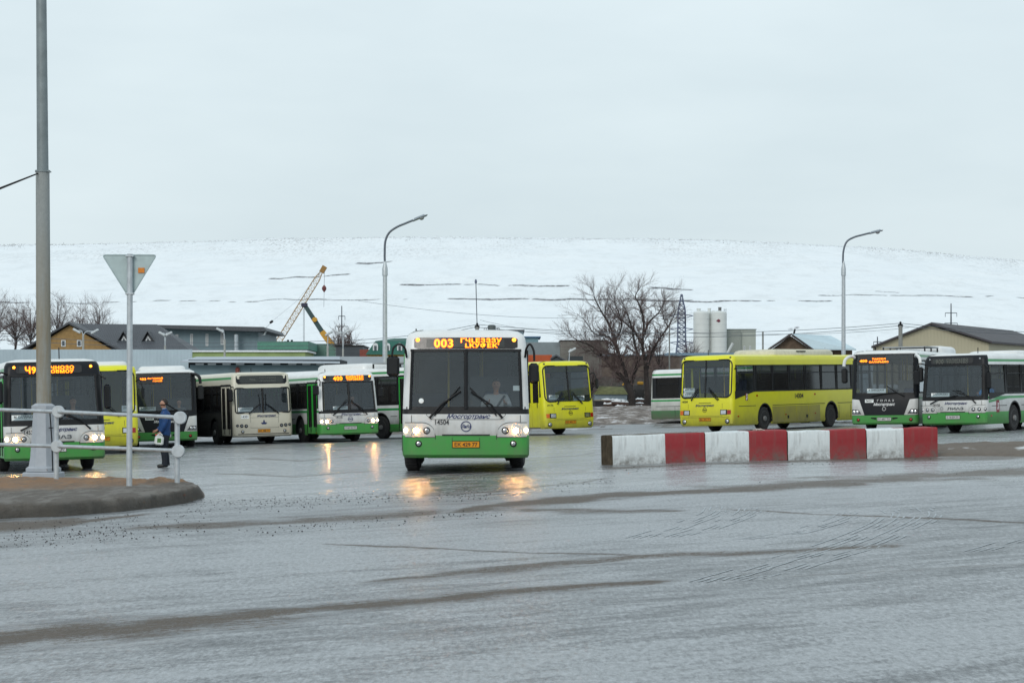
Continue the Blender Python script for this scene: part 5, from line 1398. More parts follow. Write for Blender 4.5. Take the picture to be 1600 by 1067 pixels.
# silos
def silos():
    d = 350; SM = basic('silo_white', (.62, .65, .64), .6, var=.06, scale=.4); root = empty('silo_tower', P(1109, 570, d), 0, 'cluster of tall white cement silos with small filters on top', 'silo'); o = Vector(root.location); W = lambda a, b, k=0: P(a, b, d) + Vector((0, k, 0)) - o
    for i, (px, py, k) in enumerate(((1096, 489, 0), (1123, 489, 0), (1109, 489, 1.4))):
        c = W(px, 0, k); m = MB(); r = 1.22; zt, zb = W(0, py).z, W(0, 560).z
        pr = [(r, zb)]; n = 8
        for j in range(1, n): z = lerp(zb, zt, j / n); pr += [(r, z - .03), (r + .03, z), (r, z + .03)]
        pr += [(r, zt), (r * .9, zt + .15), (.2, zt + .35)]
        m.lathe(pr, SM, (c.x, c.y, 0), 'Z', 28); m.build('silo', root, 30)
    for (px, w, py, mt) in ((1092, 6, 482, SM), (1101, 4, 486, SM), (1108.5, 5, 481.5, SM), (1115, 4, 485.5, SM), (1125, 5, 480, basic('dark_filter', (.12, .12, .12), .7))):
        c = W(px, 0, .3); m = MB(); r = w / 2 / F * d; m.lathe([(r, W(0, 492).z), (r, W(0, py + 1).z), (r * 1.15, W(0, py + 1).z), (r * 1.15, W(0, py).z)], mt, (c.x, c.y, 0), 'Z', 14); m.build('filter', root, 30)
    m = MB(); 
    for dx in (-1.5, 1.5): m.tube([W(1133 + dx, 550), W(1133 + dx, 482)], .05, GALV, 5)
    for py in range(484, 550, 3): m.tube([W(1131.5, py), W(1134.5, py)], .035, GALV, 4)
    m.build('ladder', root)
    m = MB(); c = W(1121, 501.5, -1.28); m.prism([c + Vector((-.32, 0, 0)), c + Vector((.05, 0, .25)), c + Vector((.32, 0, .1)), c + Vector((.3, 0, -.15)), c + Vector((.05, 0, -.25))], (0, .08, 0), basic('dark_red_mark', (.14, .02, .04), .6)); m.build('emblem', root, 0)
silos()
root, o = bld('plant_building', 'pale grey-green batching plant building attached to the right of the silos', 'building', 1134, 1181, 515.5, 352, 9, basic('grey_green_panel', (.36, .39, .35), .8, var=.1, scale=.3), roof=basic('plant_roof_edge', (.2, .23, .22), .7), rh=.15, over=.1, wins=((1162, 1164, 541, 551), (1171, 1173, 541, 550)))
m = MB(); m.box((P(1145.5, 0, 352).x - o.x, -.3, (P(0, 516, 352).z - o.z) / 2), (P(1157, 0, 352).x - P(1134, 0, 352).x, .6, P(0, 517, 352).z - o.z), basic('grey_green_dark', (.25, .275, .25), .8)); m.build('annex_wall', root, 0)
m = MB(); m.tube([P(1136, 553, 348) - o, P(1145, 536, 348) - o], .22, basic('conveyor_grey', (.5, .53, .53), .6), 6); m.build('conveyor', root)
# timber barn
def barn():
    d = 200; WD = basic('grey_barn_boards', (.12, .085, .06), .9, var=.4, scale=2); RF = basic('frosted_blue_roof', (.50, .62, .68), .6, var=.06, scale=.7); root = empty('wooden_barn', P(1265, 600, d), 0, 'old wooden barn with a pale frosted roof behind the long yellow bus', 'barn'); o = Vector(root.location); W = lambda a, b, k=0: P(a, b, d) + Vector((0, k, 0)) - o
    m = MB(); m.prism([W(1207, 620), W(1270, 620), W(1270, 548), W(1236, 525), W(1207, 546)], (0, 1.0, 0), WD); m.build('gable_wall', root, 0)
    m = MB(); m.box((W(1298, 0).x, 3.2, W(0, 580).z), (W(1333, 0).x - W(1262, 0).x, 5, W(0, 548).z - W(0, 615).z), WD); m.build('wall', root, 0)
    m = MB(); m.prism([W(1236, 523.5, -.6), W(1307, 525, 3.5), W(1338, 547.5, 0), W(1289, 546.5, -.5), W(1268, 546.5, -.8)], (0, 0, .12), RF)
    m.build('roof', root, 0)
    m = MB(); m.prism([W(1202, 547, -.6), W(1236, 523.5, -.7), W(1236, 523.5, 1.3), W(1202, 547, 1.3)], (0, 0, .14), basic('dark_barge', (.05, .04, .04), .9)); m.tube([W(1236, 524, -.8), W(1270, 548, -.9)], .09, basic('dark_barge', (.05, .04, .04), .9), 4)
    m.tube([W(1251, 524.5, .6), W(1288, 545, -.4)], .11, basic('rust_pipe', (.12, .08, .07), .9), 6); m.build('barge_board', root, 0)
    m = MB(); m.tube([W(1240, 526, .2), W(1242.5, 514, .2)], .09, BLACKT, 6); m.build('chimney', root)
barn()
def hall():
    d = 170; BG = corrug('beige_cladding', (.46, .43, .31), 3, .06); DB = corrug('dark_brown_roof', (.055, .05, .058), 3); root = empty('warehouse', P(1470, 600, d), 0, 'wide beige warehouse with a dark brown metal roof on the right', 'warehouse'); o = Vector(root.location); W = lambda a, b, k=0: P(a, b, d) + Vector((0, k, 0)) - o
    m = MB(); m.prism([W(1364, 600), W(1545, 600), W(1545, 536), W(1454, 509), W(1364, 544)], (10.5, 20, 0), BG); m.build('wall', root, 0)
    m = MB(); vv = Vector((10.5, 20.5, 0)); m.prism([W(1454, 507.5, -.4), W(1548, 536.5, -.4), W(1548, 536.5, -.4) + vv, W(1454, 507.5, -.4) + vv], (0, 0, .15), DB); m.build('roof', root, 0)
    m = MB(); m.prism([W(1360, 544, -.4), W(1454, 507, -.4), W(1454, 507, -.4) + vv, W(1360, 544, -.4) + vv], (0, 0, .15), DB); m.build('roof', root, 0)
    m = MB(); m.tube([W(1366, 543, -.5), W(1366, 560, -.5)], .06, BLACKT, 6); m.build('downpipe', root)
hall()
# ---------------------------------------------------------------- masts, pylons, cables
def pylon(px, ytop, ybot, wb, d, arms, label, mat, big=True):
    root = empty('pylon', P(px, ybot, d), 0, label, 'pylon', 'pylons at the foot of the hill'); o = Vector(root.location); W = lambda a, b, k=0: P(a, b, d) + Vector((0, k, 0)) - o
    sc = d / F; H = (ybot - ytop) * sc; m = MB(); r = .09 if big else .06
    if big:
        def w(h): return interp([(0, wb * sc), (.25, wb * .68 * sc), (.75, wb * .62 * sc), (.88, wb * .3 * sc), (1, .1)], h / H)
        n = 13
        for i in range(n):
            h0, h1 = H * i / n, H * (i + 1) / n; a, b = w(h0), w(h1)
            c0 = [(sx * a, sy * a + 0, h0) for sx, sy in ((-1, -1), (1, -1), (1, 1), (-1, 1))]; c1 = [(sx * b, sy * b, h1) for sx, sy in ((-1, -1), (1, -1), (1, 1), (-1, 1))]
            for q in range(4):
                m.tube([c0[q], c1[q]], r, mat, 4); m.tube([c0[q], c1[(q + 1) % 4]], r * .5, mat, 4); m.tube([c0[(q + 1) % 4], c1[q]], r * .5, mat, 4); m.tube([c1[q], c1[(q + 1) % 4]], r * .5, mat, 4)
    else: m.tube([(0, 0, -1), (0, 0, H)], [.14, .07], mat, 6)
    m.build('tower', root)
    for (py, l) in arms:
        m = MB(); z = (ybot - py) * sc
        for sg in (-1, 1):
            m.tube([(0, 0, z), (sg * l * sc, 0, z - (.25 if big else 0) * l * sc * .5)], r * .8, mat, 4)
            if big: m.tube([(0, 0, z - .8), (sg * l * sc, 0, z - .25 * l * sc * .5)], r * .6, mat, 4)
            else: m.tube([(sg * l * sc, 0, z), (sg * l * sc, 0, z - 6 * sc)], r * .6, mat, 4)
        m.build('cross_arm', root)
PYL = basic('pylon_steel', (.14, .17, .25), .6, .3)
pylon(1065, 460, 556, 9, 400, ((491, 18), (512, 18), (533, 18)), 'tall lattice pylon left of the white silos', PYL)
pylon(534, 478, 556, 4, 330, ((494, 5), (510, 10)), 'thin dark power mast left of centre behind the bare saplings', basic('mast_dark', (.05, .06, .08), .7), False)
pylon(1486, 474, 512, 4, 330, ((489, 9), (505, 10)), 'thin dark power mast above the warehouse roof', basic('mast_dark', (.05, .06, .08), .7), False)
pylon(1371, 526, 560, 4, 300, ((534, 6),), 'tiny dark power mast left of the warehouse eave', basic('mast_dark', (.05, .06, .08), .7), False)
def upole(px, ytop, d, label, r=.14, ins=True, rod=None):
    x = (px - 800) / F * d; root = empty('utility_pole', (x, d, gz(x, d) - .2), 0, label, 'utility pole', 'utility poles carrying the cables'); o = Vector(root.location); W = lambda a, b: P(a, b, d) - o
    m = MB(); m.tube([(0, 0, 0), W(px, ytop)], [r * 1.2, r], basic('pole_concrete', (.24, .25, .24), .9), 10); m.build('post', root)
    if ins:
        for (dx, dy) in ((0, -4), (-2.3, 0), (2.3, 0)):
            m = MB(); c = W(px + dx, ytop + dy); m.tube([W(px, ytop + 3), c], .03, BLACKT, 4); m.lathe([(.03, -.1), (.09, -.06), (.05, 0), (.09, .05), (.03, .12)], BLACKT, c, 'Z', 8); m.build('insulator', root)
    if rod: m = MB(); m.tube([W(px, ytop), W(px - 2, rod)], .03, basic('mast_dark', (.05, .06, .08), .7), 5); m.lathe([(.05, -.1), (.09, 0), (.05, .2)], PYL, W(px - 2, rod + 3), 'Z', 8); m.build('rod', root)
upole(1407, 509, 160, 'concrete utility pole with black insulators before the beige warehouse')
upole(745.5, 511, 160, 'utility pole with black insulators and a tall thin rod behind the centre bus', rod=438)
upole(1192, 518, 260, 'bare thin pole between the silos and the barn', r=.1, ins=False)
upole(905, 515, 0 or 198, 'bare pole between the grey halls and the large tree', r=.05, ins=False) if False else None
upole(1046, 507, 196, 'crooked thin wooden pole right of the bare trees', r=.06, ins=False)
def cable(pts, label, r=.018):
    m = MB(); q = []
    for a, b in zip(pts, pts[1:]):
        for i in range(12):
            t = i / 12; q.append(a.lerp(b, t) - Vector((0, 0, 4 * t * (1 - t) * (b - a).length * .012)))
    q.append(pts[-1]); m.tube(q, r, basic('cable_grey', (.10, .12, .14), .7), 4); tag(m.build('overhead_cable', None), label, 'cable', 'overhead cables')
cable([P(-60, 520, 190), P(534, 532, 175), P(745.5, 507, 160), P(1046, 520, 165), P(1407, 505, 160), P(1700, 520, 150)], 'topmost overhead cable strung across the scene over the utility poles')
cable([P(-60, 527, 190), P(534, 538, 175), P(743, 511, 160), P(1046, 527, 165), P(1405, 509, 160), P(1700, 524, 150)], 'lower of the two long overhead cables on the utility poles')
cable([P(750, 500, 260), P(890, 520, 240), P(1060, 519, 250), P(1200, 522, 240), P(1420, 512, 250)], 'thin overhead cable passing in front of the silos')
cable([P(560, 470, 420), P(800, 495, 420), P(1053, 492, 402)], 'faint overhead cable reaching the tall lattice pylon from the left', .03)
# tank on a roof behind the centre bus
m = MB(); d = 228; root = empty('roof_tank', P(768, 517, d), 0, 'small grey ribbed water tank on the flat roof behind the centre bus', 'tank'); o = Vector(root.location)
m.lathe([(.38, 0), (.38, .12), (.42, .14), (.42, .2), (.38, .22), (.38, .4), (.42, .42), (.42, .48), (.38, .5), (.38, .62), (.2, .68)], basic('tank_grey', (.12, .14, .14), .6), (0, 2, 0), 'Z', 16); m.build('tank', root)
m = MB()
for x in (-.75, -.55, .55, .75): m.tube([(x, 2, 0), (x, 2, .35)], .03, BLACKT, 4)
m.tube([(-.75, 2, .35), (.75, 2, .35)], .03, BLACKT, 4); m.build('guard_rail', root)

# ---------------------------------------------------------------- cranes
def cranes():
    d = 290; RB = basic('rusty_boom', (.42, .28, .14), .7, var=.3, scale=1); root = empty('lattice_crane', P(428, 560, d), 0, 'tall lattice crane boom in faded red and cream leaning right, with a hanging hook', 'crane'); o = Vector(root.location); W = lambda a, b, k=0: P(a, b, d) + Vector((0, k, 0)) - o
    a, b = W(424, 552), W(503, 424); ax = (b - a).normalized(); u = Vector((-ax.z, 0, ax.x)); v = Vector((0, 1, 0)); n = 22; m = MB(); hw = .34
    def c(t, i):
        k = hw * min(1, (1 - t) / .15 + .35, t / .05 + .6); sg = ((-1, -1), (1, -1), (1, 1), (-1, 1))[i]; return a.lerp(b, t) + u * k * sg[0] + v * k * sg[1]
    for i in range(n):
        t0, t1 = i / n, (i + 1) / n
        for q in range(4):
            m.tube([c(t0, q), c(t1, q)], .032, RB, 4); m.tube([c(t0, q), c(t1, (q + 1) % 4)] if i % 2 else [c(t0, (q + 1) % 4), c(t1, q)], .018, RB, 4); m.tube([c(t1, q), c(t1, (q + 1) % 4)], .025, RB, 4)
    m.build('boom', root)
    m = MB(); m.box(W(505, 421), (.6, .6, .9), basic('boom_tip', (.30, .17, .05), .7), Matrix.Rotation(R(30), 3, 'Y')); m.build('boom_tip', root)
    m = MB(); m.tube([W(507, 423), W(506.5, 449)], .02, BLACKT, 4); m.tube([W(506.5, 454), W(506, 480)], .03, GALV, 4); m.build('hoist_rope', root)
    m = MB(); m.lathe([(.05, -.45), (.28, -.1), (.28, .15), (.05, .45)], basic('hook_red', (.16, .05, .05), .7), W(506.5, 451), 'Z', 8); m.build('hook_block', root)
    m = MB(); m.tube([W(500, 427), W(464, 470), W(424, 503)], .015, GALV, 4); m.tube([W(424, 503), W(413, 515)], .025, GALV, 4); m.build('stay_rope', root)
    m = MB(); m.box(W(424, 503), (.5, .3, .3), BLACKT, Matrix.Rotation(R(-35), 3, 'Y'), bev=.06); m.build('rope_block', root)
    d = 280; root = empty('telescopic_crane', P(530, 560, d), 0, 'telescopic crane boom, yellow below and dark green above, leaning left', 'crane'); o = Vector(root.location)
    a, k1, b = W(531, 556), W(503, 518), W(477, 478)
    def beam(p, q, w, mat):
        ax = (q - p).normalized(); u = Vector((-ax.z, 0, ax.x)); v = Vector((0, 1, 0)); m = MB()
        m.loft([[p + u * w * s1 + v * w * s2 for s1, s2 in ((-1, -1), (1, -1), (1, 1), (-1, 1))], [q + u * w * .85 * s1 + v * w * .85 * s2 for s1, s2 in ((-1, -1), (1, -1), (1, 1), (-1, 1))]], mat); return m
    beam(a, k1, .40, basic('crane_yellow', (.52, .27, .02), .5)).build('lower_boom', root, 0)
    beam(k1 + (a - k1) * .02, b, .29, basic('crane_dark_green', (.02, .055, .06), .5)).build('upper_boom', root, 0)
    m = MB(); m.box(b + Vector((-.1, 0, .1)), (.75, .7, .5), basic('crane_head_dark', (.03, .03, .06), .6), bev=.08); m.build('boom_head', root)
    m = MB(); m.lathe([(.3, -.5), (.3, .5)], basic('crane_yellow', (.52, .27, .02), .5), W(492, 499.5), 'Y', 12); m.build('sheave', root)
    m = MB(); m.tube([W(474, 482), W(474, 535)], .03, GALV, 4); m.tube([W(475.5, 482), W(475.5, 535)], .03, GALV, 4); m.build('hoist_rope', root)
cranes()

# ---------------------------------------------------------------- bare trees
BARK = basic('bark', (.030, .025, .024), .95, var=.3, scale=4); TWIG = basic('twig', (.13, .095, .092), .95, var=.25, scale=2)
def sprout(m, p, dr, ln, r, lev, rg, droop=.0, mat=None, spread=.55):
    if lev <= 0 or ln < .12: return
    n = 3; pts = [p]; q = p; d = dr.copy()
    for i in range(n):
        d = (d + Vector((rg.gauss(0, .16), rg.gauss(0, .16), rg.gauss(0, .12) + .04))).normalized(); q = q + d * ln / n; pts.append(q)
    m.tube(pts, [r, r * .85, r * .68, r * .5], mat or TWIG, 4 if r < .04 else 6, cap=False)
    for i in range(1, n + 1):
        for k in range(2 if i < n else 3):
            if rg.random() < .24: continue
            ax = Vector((rg.gauss(0, 1), rg.gauss(0, 1), rg.gauss(0, 1))).normalized()
            nd = (d + ax * spread + Vector((0, 0, .1 - droop))).normalized()
            sprout(m, pts[i], nd, ln * rg.uniform(.55, .8), r * rg.uniform(.42, .6), lev - 1, rg, droop, mat, spread)
def tree(name, label, base, limbs, d, seed, lev=3, r0=.25, twl=1.3, dens=.55, group=None, cat='tree'):
    """limbs: pixel polylines with start and end radius; twigs sprout along them"""
    rg = random.Random(seed); root = empty(name, base, 0, label, cat, group); o = Vector(base)
    tr, cr = MB(), MB()
    for (pts, ra, rb) in limbs:
        ra, rb = ra * .74, rb * .7
        q = []; dy = 0
        for i, p in enumerate(pts):
            dy += rg.uniform(-.35, .35) if i else 0
            q.append(P(p[0], p[1], d) - o + Vector((0, dy, 0)))
        q = bez(q, 5); n = len(q); rad = [lerp(ra, rb, (i / (n - 1)) ** .8) for i in range(n)]
        tr.tube(q, rad, BARK, 8)
        for i in range(2, n):
            if rad[i] > .19: continue
            k = 1 + (rg.random() < .8)
            for _ in range(k):
                dr = (q[i] - q[i - 1]).normalized(); ax = Vector((rg.gauss(0, 1), rg.gauss(0, 1), rg.gauss(0, .8))).normalized()
                sprout(cr, q[i], (dr * .6 + ax * .75).normalized(), twl * rg.uniform(.45, 1.3), max(.013, rad[i] * .34), lev, rg)
    tr.build('trunk', root, 60, weld=False); cr.build('crown', root, 0, weld=False); return root
C = lambda x, y: (820 + x / 4, 440 + y / 4)
limbs1 = [([C(672, 800), C(665, 700), C(640, 640)], .42, .34), ([C(640, 650), C(600, 585), C(545, 540), C(490, 470), C(410, 400), C(335, 372), C(285, 335)], .24, .03), ([C(645, 650), C(625, 560), C(585, 450), C(560, 370), C(535, 285), C(480, 190), C(440, 110), C(425, 50)], .27, .03),
          ([C(655, 680), C(680, 590), C(712, 480), C(690, 400), C(670, 300), C(640, 200), C(610, 130)], .24, .03), ([C(585, 450), C(530, 350), C(440, 330), C(380, 250), C(330, 200)], .13, .02), ([C(560, 370), C(600, 300), C(595, 220), C(560, 130), C(570, 40)], .12, .02),
          ([C(600, 500), C(540, 450), C(450, 430), C(380, 430), C(350, 400)], .12, .02), ([C(535, 285), C(500, 200), C(520, 100)], .1, .02), ([C(490, 470), C(430, 440), C(350, 330)], .08, .02)]
b1 = P(988, 638, 187); tree('bare_tree', 'larger bare spreading tree, left of the two behind the yard', b1, limbs1, 187, 3, 3, group='bare trees behind the yard', twl=.95)
limbs2 = [([C(762, 795), C(765, 700), C(760, 600), C(755, 500)], .33, .26), ([C(755, 510), C(735, 400), C(742, 250), C(715, 150), C(690, 90), C(720, 40)], .20, .03), ([C(735, 400), C(690, 320), C(630, 260), C(570, 210), C(540, 160)], .14, .02), ([C(760, 560), C(790, 450), C(840, 360), C(895, 285), C(925, 230), C(945, 185)], .20, .03),
          ([C(745, 330), C(780, 250), C(830, 200), C(860, 150), C(872, 90)], .12, .02), ([C(895, 285), C(870, 230), C(862, 180)], .08, .02), ([C(690, 320), C(640, 380), C(620, 330), C(600, 200)], .07, .02), ([C(742, 250), C(720, 150), C(660, 60)], .09, .02)]
b2 = P(1010, 638, 186.8); tree('bare_tree', 'slimmer bare tree with upright limbs, right of the larger one', b2, limbs2, 187.5, 8, 3, group='bare trees behind the yard', twl=.9)
def simple_tree(px, base, top, w, d, seed, label, group, lev=3, twl=1.0):
    rg = random.Random(seed); limbs = []; h = base - top
    limbs.append(([(px, base), (px + rg.uniform(-3, 3), base - h * .35)], .2, .15)); b = limbs[0][0][1]
    for i in range(6):
        a = (i - 2.5) / 2.5; e = (px + a * w + rg.uniform(-3, 3), top + abs(a) ** 1.5 * h * .35 + rg.uniform(0, 5)); mid = (lerp(b[0], e[0], .4) + rg.uniform(-2, 2), lerp(b[1], e[1], .5)); limbs.append(([b, mid, e], .12, .025))
    x = (px - 800) / F * d
    tree('bare_tree', label, Vector((x, d, gz(x, d))), limbs, d, seed, lev, group=group, twl=twl)
G3 = 'bare trees at the left edge'
simple_tree(-8, 560, 468, 28, 240, 1, 'bare tree at the very left edge of the picture', G3); simple_tree(22, 560, 480, 24, 235, 2, 'low bushy bare tree just left of the concrete column', G3)
simple_tree(50, 560, 478, 22, 250, 3, 'bare tree mostly hidden by the concrete column', G3); simple_tree(92, 560, 466, 24, 255, 4, 'tallest bare tree above the left end of the ochre house', G3)
simple_tree(122, 560, 482, 16, 262, 5, 'thin bare tree behind the ridge of the ochre house', G3, 2); simple_tree(152, 560, 476, 20, 258, 6, 'bare tree behind the slate roof, left of the yield sign', G3, 3, 1.1)
G4 = 'bare saplings by the small pylon'
simple_tree(531, 570, 512, 8, 215, 11, 'thin bare sapling left of the small pylon', G4, 2, .8); simple_tree(545, 570, 518, 9, 212, 12, 'thin bare sapling right of the small pylon', G4, 2, .8)
simple_tree(903, 620, 560, 14, 198, 21, 'scrubby bare bush beside the short yellow bus', 'bare scrub before the halls', 2, .8); simple_tree(922, 625, 572, 14, 197, 22, 'low bare bush left of the tarpaulin heap', 'bare scrub before the halls', 2, .8)
simple_tree(1030, 620, 535, 14, 199, 23, 'thin bare tree right of the slimmer trunk', 'bare scrub before the halls', 2, 1.0)
simple_tree(1078, 575, 535, 10, 330, 24, 'small bare tree at the foot of the lattice pylon', 'bare scrub before the halls', 2, 1.2)
# ---------------------------------------------------------------- the buses
def card_text(b, txt, x, z, w, h): return (txt, x, z, w, h, CARD)
b = Bus('low', 'city_bus', 'white and green low-floor bus driving out at the centre, headlights lit, number 14504', -.905, 45.3, R(1.4), tiltk=0, steer=R(-6), group='buses standing in the yard', doors=((.45, 1.75), (5.6, 6.9), (9.3, 10.6)), dirty=True)
front_low(b, '14504', 'ЕК 429 77', PLATEO, [('003', -.44, 2.478, .225, .37), ('ГЧLЕЗЗЗУ', .30, 2.570, .112, .80), ('LКУФЕК\'', .32, 2.472, .112, .66)])
b.root.location.z = gz(-.9, 46.5)
b.antenna(-1.0, 1.2, .04); 
m = MB()
for x in (-.97, -.86): m.lathe([(.04, 0), (.045, .05), (.03, .09)], BLACKT, (x, 1.3, b.z1 - .08), 'Z', 10)
m.build('roof_lamp', b.root)
m = MB(); m.lathe([(.05, 0), (.05, -.02), (.001, -.03)], CARD, (-.88, b.fy(-.88, 1.42) - .01, 1.42), 'Y', 14); m.build('sticker', b.root)
m = MB(); b.fshape(m, .93, 1.14, 1.62, 1.72, -.05, CARD, 3); m.build('notice', b.root)
CENTRE = b

b = Bus('low', 'city_bus', 'black-topped white and green bus at the left edge behind the concrete column', -11.40, 57.6, R(17), top='black', L=17.5, axles=(2.65, 8.6, 14.6), doors=((.35, 1.75), (5.3, 6.6), (11, 12.3)))
front_low(b, '14530', 'УЕ 498 777', PLATEW, [('Ч9', -.55, 2.478, .225, .26), ('ГФЧНОЗО', .12, 2.570, .112, .80), ('Г.УОВМОУ', .12, 2.472, .112, .78)], badge='text', card=[('М. САЛАРЬЕВО', -.72, 1.36, .66, .16, CARD)], halves=1)
b.roofbox(3.0, 5.5, .10, 1.5); b.roofbox(8, 11, .10, 1.5); b.antenna(.25, 1.0, .3); LEFT = b

b = Bus('high', 'city_bus', 'yellow bus squeezed between the left-edge bus and the sign post, unlit', -14.22, 80.0, R(12), dirty=False, interior=False)
front_high(b, '14180', 'ВА 305 77', card=[('САЛАРЬЕВО', .95, 1.55, .5, .22, CARD)]); b.roofbox(1.5, 8, .20, 2.0, WHITE)

b = Bus('golaz', 'city_bus', 'black-fronted green bus behind the walking man, with dim amber display', -13.3, 88.3, R(10), doors=((.4, 1.7), (5.6, 6.9), (9.3, 10.6)))
front_golaz(b, 'С 447 ТУ', [('403', -.78, 2.63, .11, .26), ('Ра ГОННОЙ', -.30, 2.66, .075, .56), ('ГОНОЙ', -.22, 2.56, .07, .34)], '06020', card=[('К. ГОРОДНИЦ', -.62, 1.52, .62, .16, CARD)])
b.roofbox(1.2, 4.2, .2, 1.8); GOL1 = b

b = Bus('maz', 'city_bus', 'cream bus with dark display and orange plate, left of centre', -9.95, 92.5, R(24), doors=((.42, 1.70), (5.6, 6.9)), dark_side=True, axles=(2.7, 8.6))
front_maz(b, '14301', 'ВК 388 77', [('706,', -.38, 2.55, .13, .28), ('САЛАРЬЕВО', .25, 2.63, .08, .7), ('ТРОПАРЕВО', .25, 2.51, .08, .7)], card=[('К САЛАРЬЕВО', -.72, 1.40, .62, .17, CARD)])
b.antenna(-.1, 2.6, .12); b.antenna(.45, 2.9, .2)

b = Bus('low', 'city_bus', 'white and green bus with amber display, just left of the centre bus, number 14115', -6.48, 92.5, R(23), doors=((.42, 1.72), (5.6, 6.9), (9.3, 10.6)))
front_low(b, '14115', 'М 047 УК 777', PLATEW, [('400', -.42, 2.478, .225, .38), ('ЕЖВАТЕЛ', .30, 2.570, .112, .72), ('ТЕРОВЕВО', .30, 2.472, .112, .72)], card=[('САЛАРЬЕВО', -.38, 1.36, .62, .15, CARD)])
b.antenna(-.7, .9, .12); MID = b

b = Bus('golaz', 'city_bus', 'long green-striped bus seen side-on between bus 14115 and the centre bus', -2.75, 97.4, R(46), L=10.2, axles=(2.75, 7.4), doors=((.35, 1.6),))
front_golaz(b, 'С 512 ТУ', None, '06014')
b.roofbox(4.0, 7.2, .28, 1.9); b.frame_rack(1.4, 3.6, .26); b.sidelamps(.55, ORGLOW)
m = MB()
for i in range(24):
    a, c = 2 * math.pi * i / 24, 2 * math.pi * (i + 1) / 24; X = -b.hw(1) - .008
    m.face([(X, 4.15 + r * math.cos(t), 1.05 + r * 1.15 * math.sin(t)) for r, t in ((.16, a), (.16, c), (.13, c), (.13, a))], BLUET)
m.build('side_emblem', b.root)

b = Bus('high', 'city_bus', 'short-looking yellow bus right behind the centre bus, number 14176', 2.45, 96.3, R(31), doors=((.40, 1.65), (5.6, 6.9)))
front_high(b, '14176', 'ЕЕ 305 77', card=[('314 САЛАР', -.72, 1.56, .48, .2, CARD), ('К ЗАВОД', .5, 1.50, .55, .22, CARD)])

b = Bus('low', 'city_bus', 'white bus with green stripes, rear end, left of the long yellow bus', 17.0, 111.5, R(50), windows=True, dirty=True, doors=((.45, 1.75), (5.6, 6.9)))
WBUS = b

b = Bus('high', 'city_bus', 'long yellow bus parked right of the bare trees, number 14304 on its side', 7.72, 91.8, R(-35), L=11.4, axles=(2.65, 8.5))
front_high(b, '14304', 'ВА 305 77', card=[('МАРКЕТ ПЛЮС', -.78, 1.70, .50, .16, CARD), ('К ЗАВОД', -.78, 1.52, .50, .16, CARD)])
b.roofbox(4.0, 9.4, .27, 2.0, basic('cream_roof_unit', (.60, .57, .44), .5), 6.0); b.antenna(-.2, .7, .22); b.sidelamps(.62, REDL)
m = MB(); b.stext(m, 1, '14304', 5.6, 1.28, .26, BLACKL, width=.74, bold=.008); m.build('fleet_number', b.root)
crest(b, 1, 1.15, 1.38, .18, .28)
m = MB()     # slanted lower edge of the driver's window
m.face([(1.2565, .22, 1.30), (1.2565, 2.0, 1.62), (1.2565, .22, 1.62)], BLACKT); m.build('window_surround', b.root)
m = MB()
for i in range(4): m.box((1.254, 3.78 + i * 1.05, .64), (.008, 1.02, .66), paint('grimy_yellow', (.42, .39, .02), grime=.75))
m.build('hatch_panel', b.root)
m = MB(); m.lathe([(.12, 0), (.10, .10), (.02, .14)], basic('yellow_hatch', (.45, .45, .02), .5), (.0, 10.3, b.z1 - .03), 'Z', 14); m.build('roof_hatch', b.root)
m = MB()
for y in (4.6, 6.25): m.box((1.262, y, .52), (.02, .12, .12), BLACKT)
for y in (2.0, 7.0): m.box((1.258, y, 1.42), (.02, .10, .07), REDL)
m.build('side_latch', b.root)

b = Bus('golaz', 'city_bus', 'black-fronted green bus with blurred amber display, right of the long yellow bus', 13.78, 85.2, R(-21), L=15, axles=(2.75, 9.6, 11.2), doors=())
front_golaz(b, 'М 497 ТУ', [('400', -.80, 2.60, .12, .28), ('ТАКСЕЛ', -.22, 2.68, .08, .5), ('САЛАРЬЕВО', -.22, 2.57, .08, .72)], '06027', card=[('К. ЗАВОДСКАЯ', -.30, 1.52, .70, .17, CARD)], armcol=WHITE)
b.roofbox(6.6, 9.8, .30, 1.9); b.frame_rack(3.8, 6.4, .24); b.antenna(.3, 1.6, .12); b.frame_rack(.8, 2.6, .06); GOL2 = b

b = Bus('low', 'city_bus', 'black-topped white and green bus at the right edge, number 14150', 15.72, 82.0, R(-34), top='black', doors=(), tint=WSG)
front_low(b, '14150', 'К 190 ВМ 777', PLATEW, [('900', -.55, 2.478, .225, .3), ('САЛАРЬЕВО', .12, 2.570, .112, .8), ('ТРОПАРЕВО', .12, 2.472, .112, .8)], lit=False, badge='text', card=[('САЛАРЬЕВО', -.50, 1.36, .70, .15, CARD)], halves=1)
b.roofbox(3.6, 5.2, .16, 1.9); b.roofbox(5.6, 7.6, .16, 1.9); b.antenna(.6, .9, .2); crest(b, 1, 1.05, .93, .26, .44); b.sidelamps(.6, REDL)
m = MB(); m.face([(1.2565, .25, 1.16), (1.2565, 1.9, 1.38), (1.2565, .25, 1.38)], BLACKT); m.face([(1.257, .22, 1.06), (1.257, 2.2, 1.22), (1.257, 2.2, 1.30), (1.257, .22, 1.15)], STRIPE); m.build('window_surround', b.root)
RIGHT = b

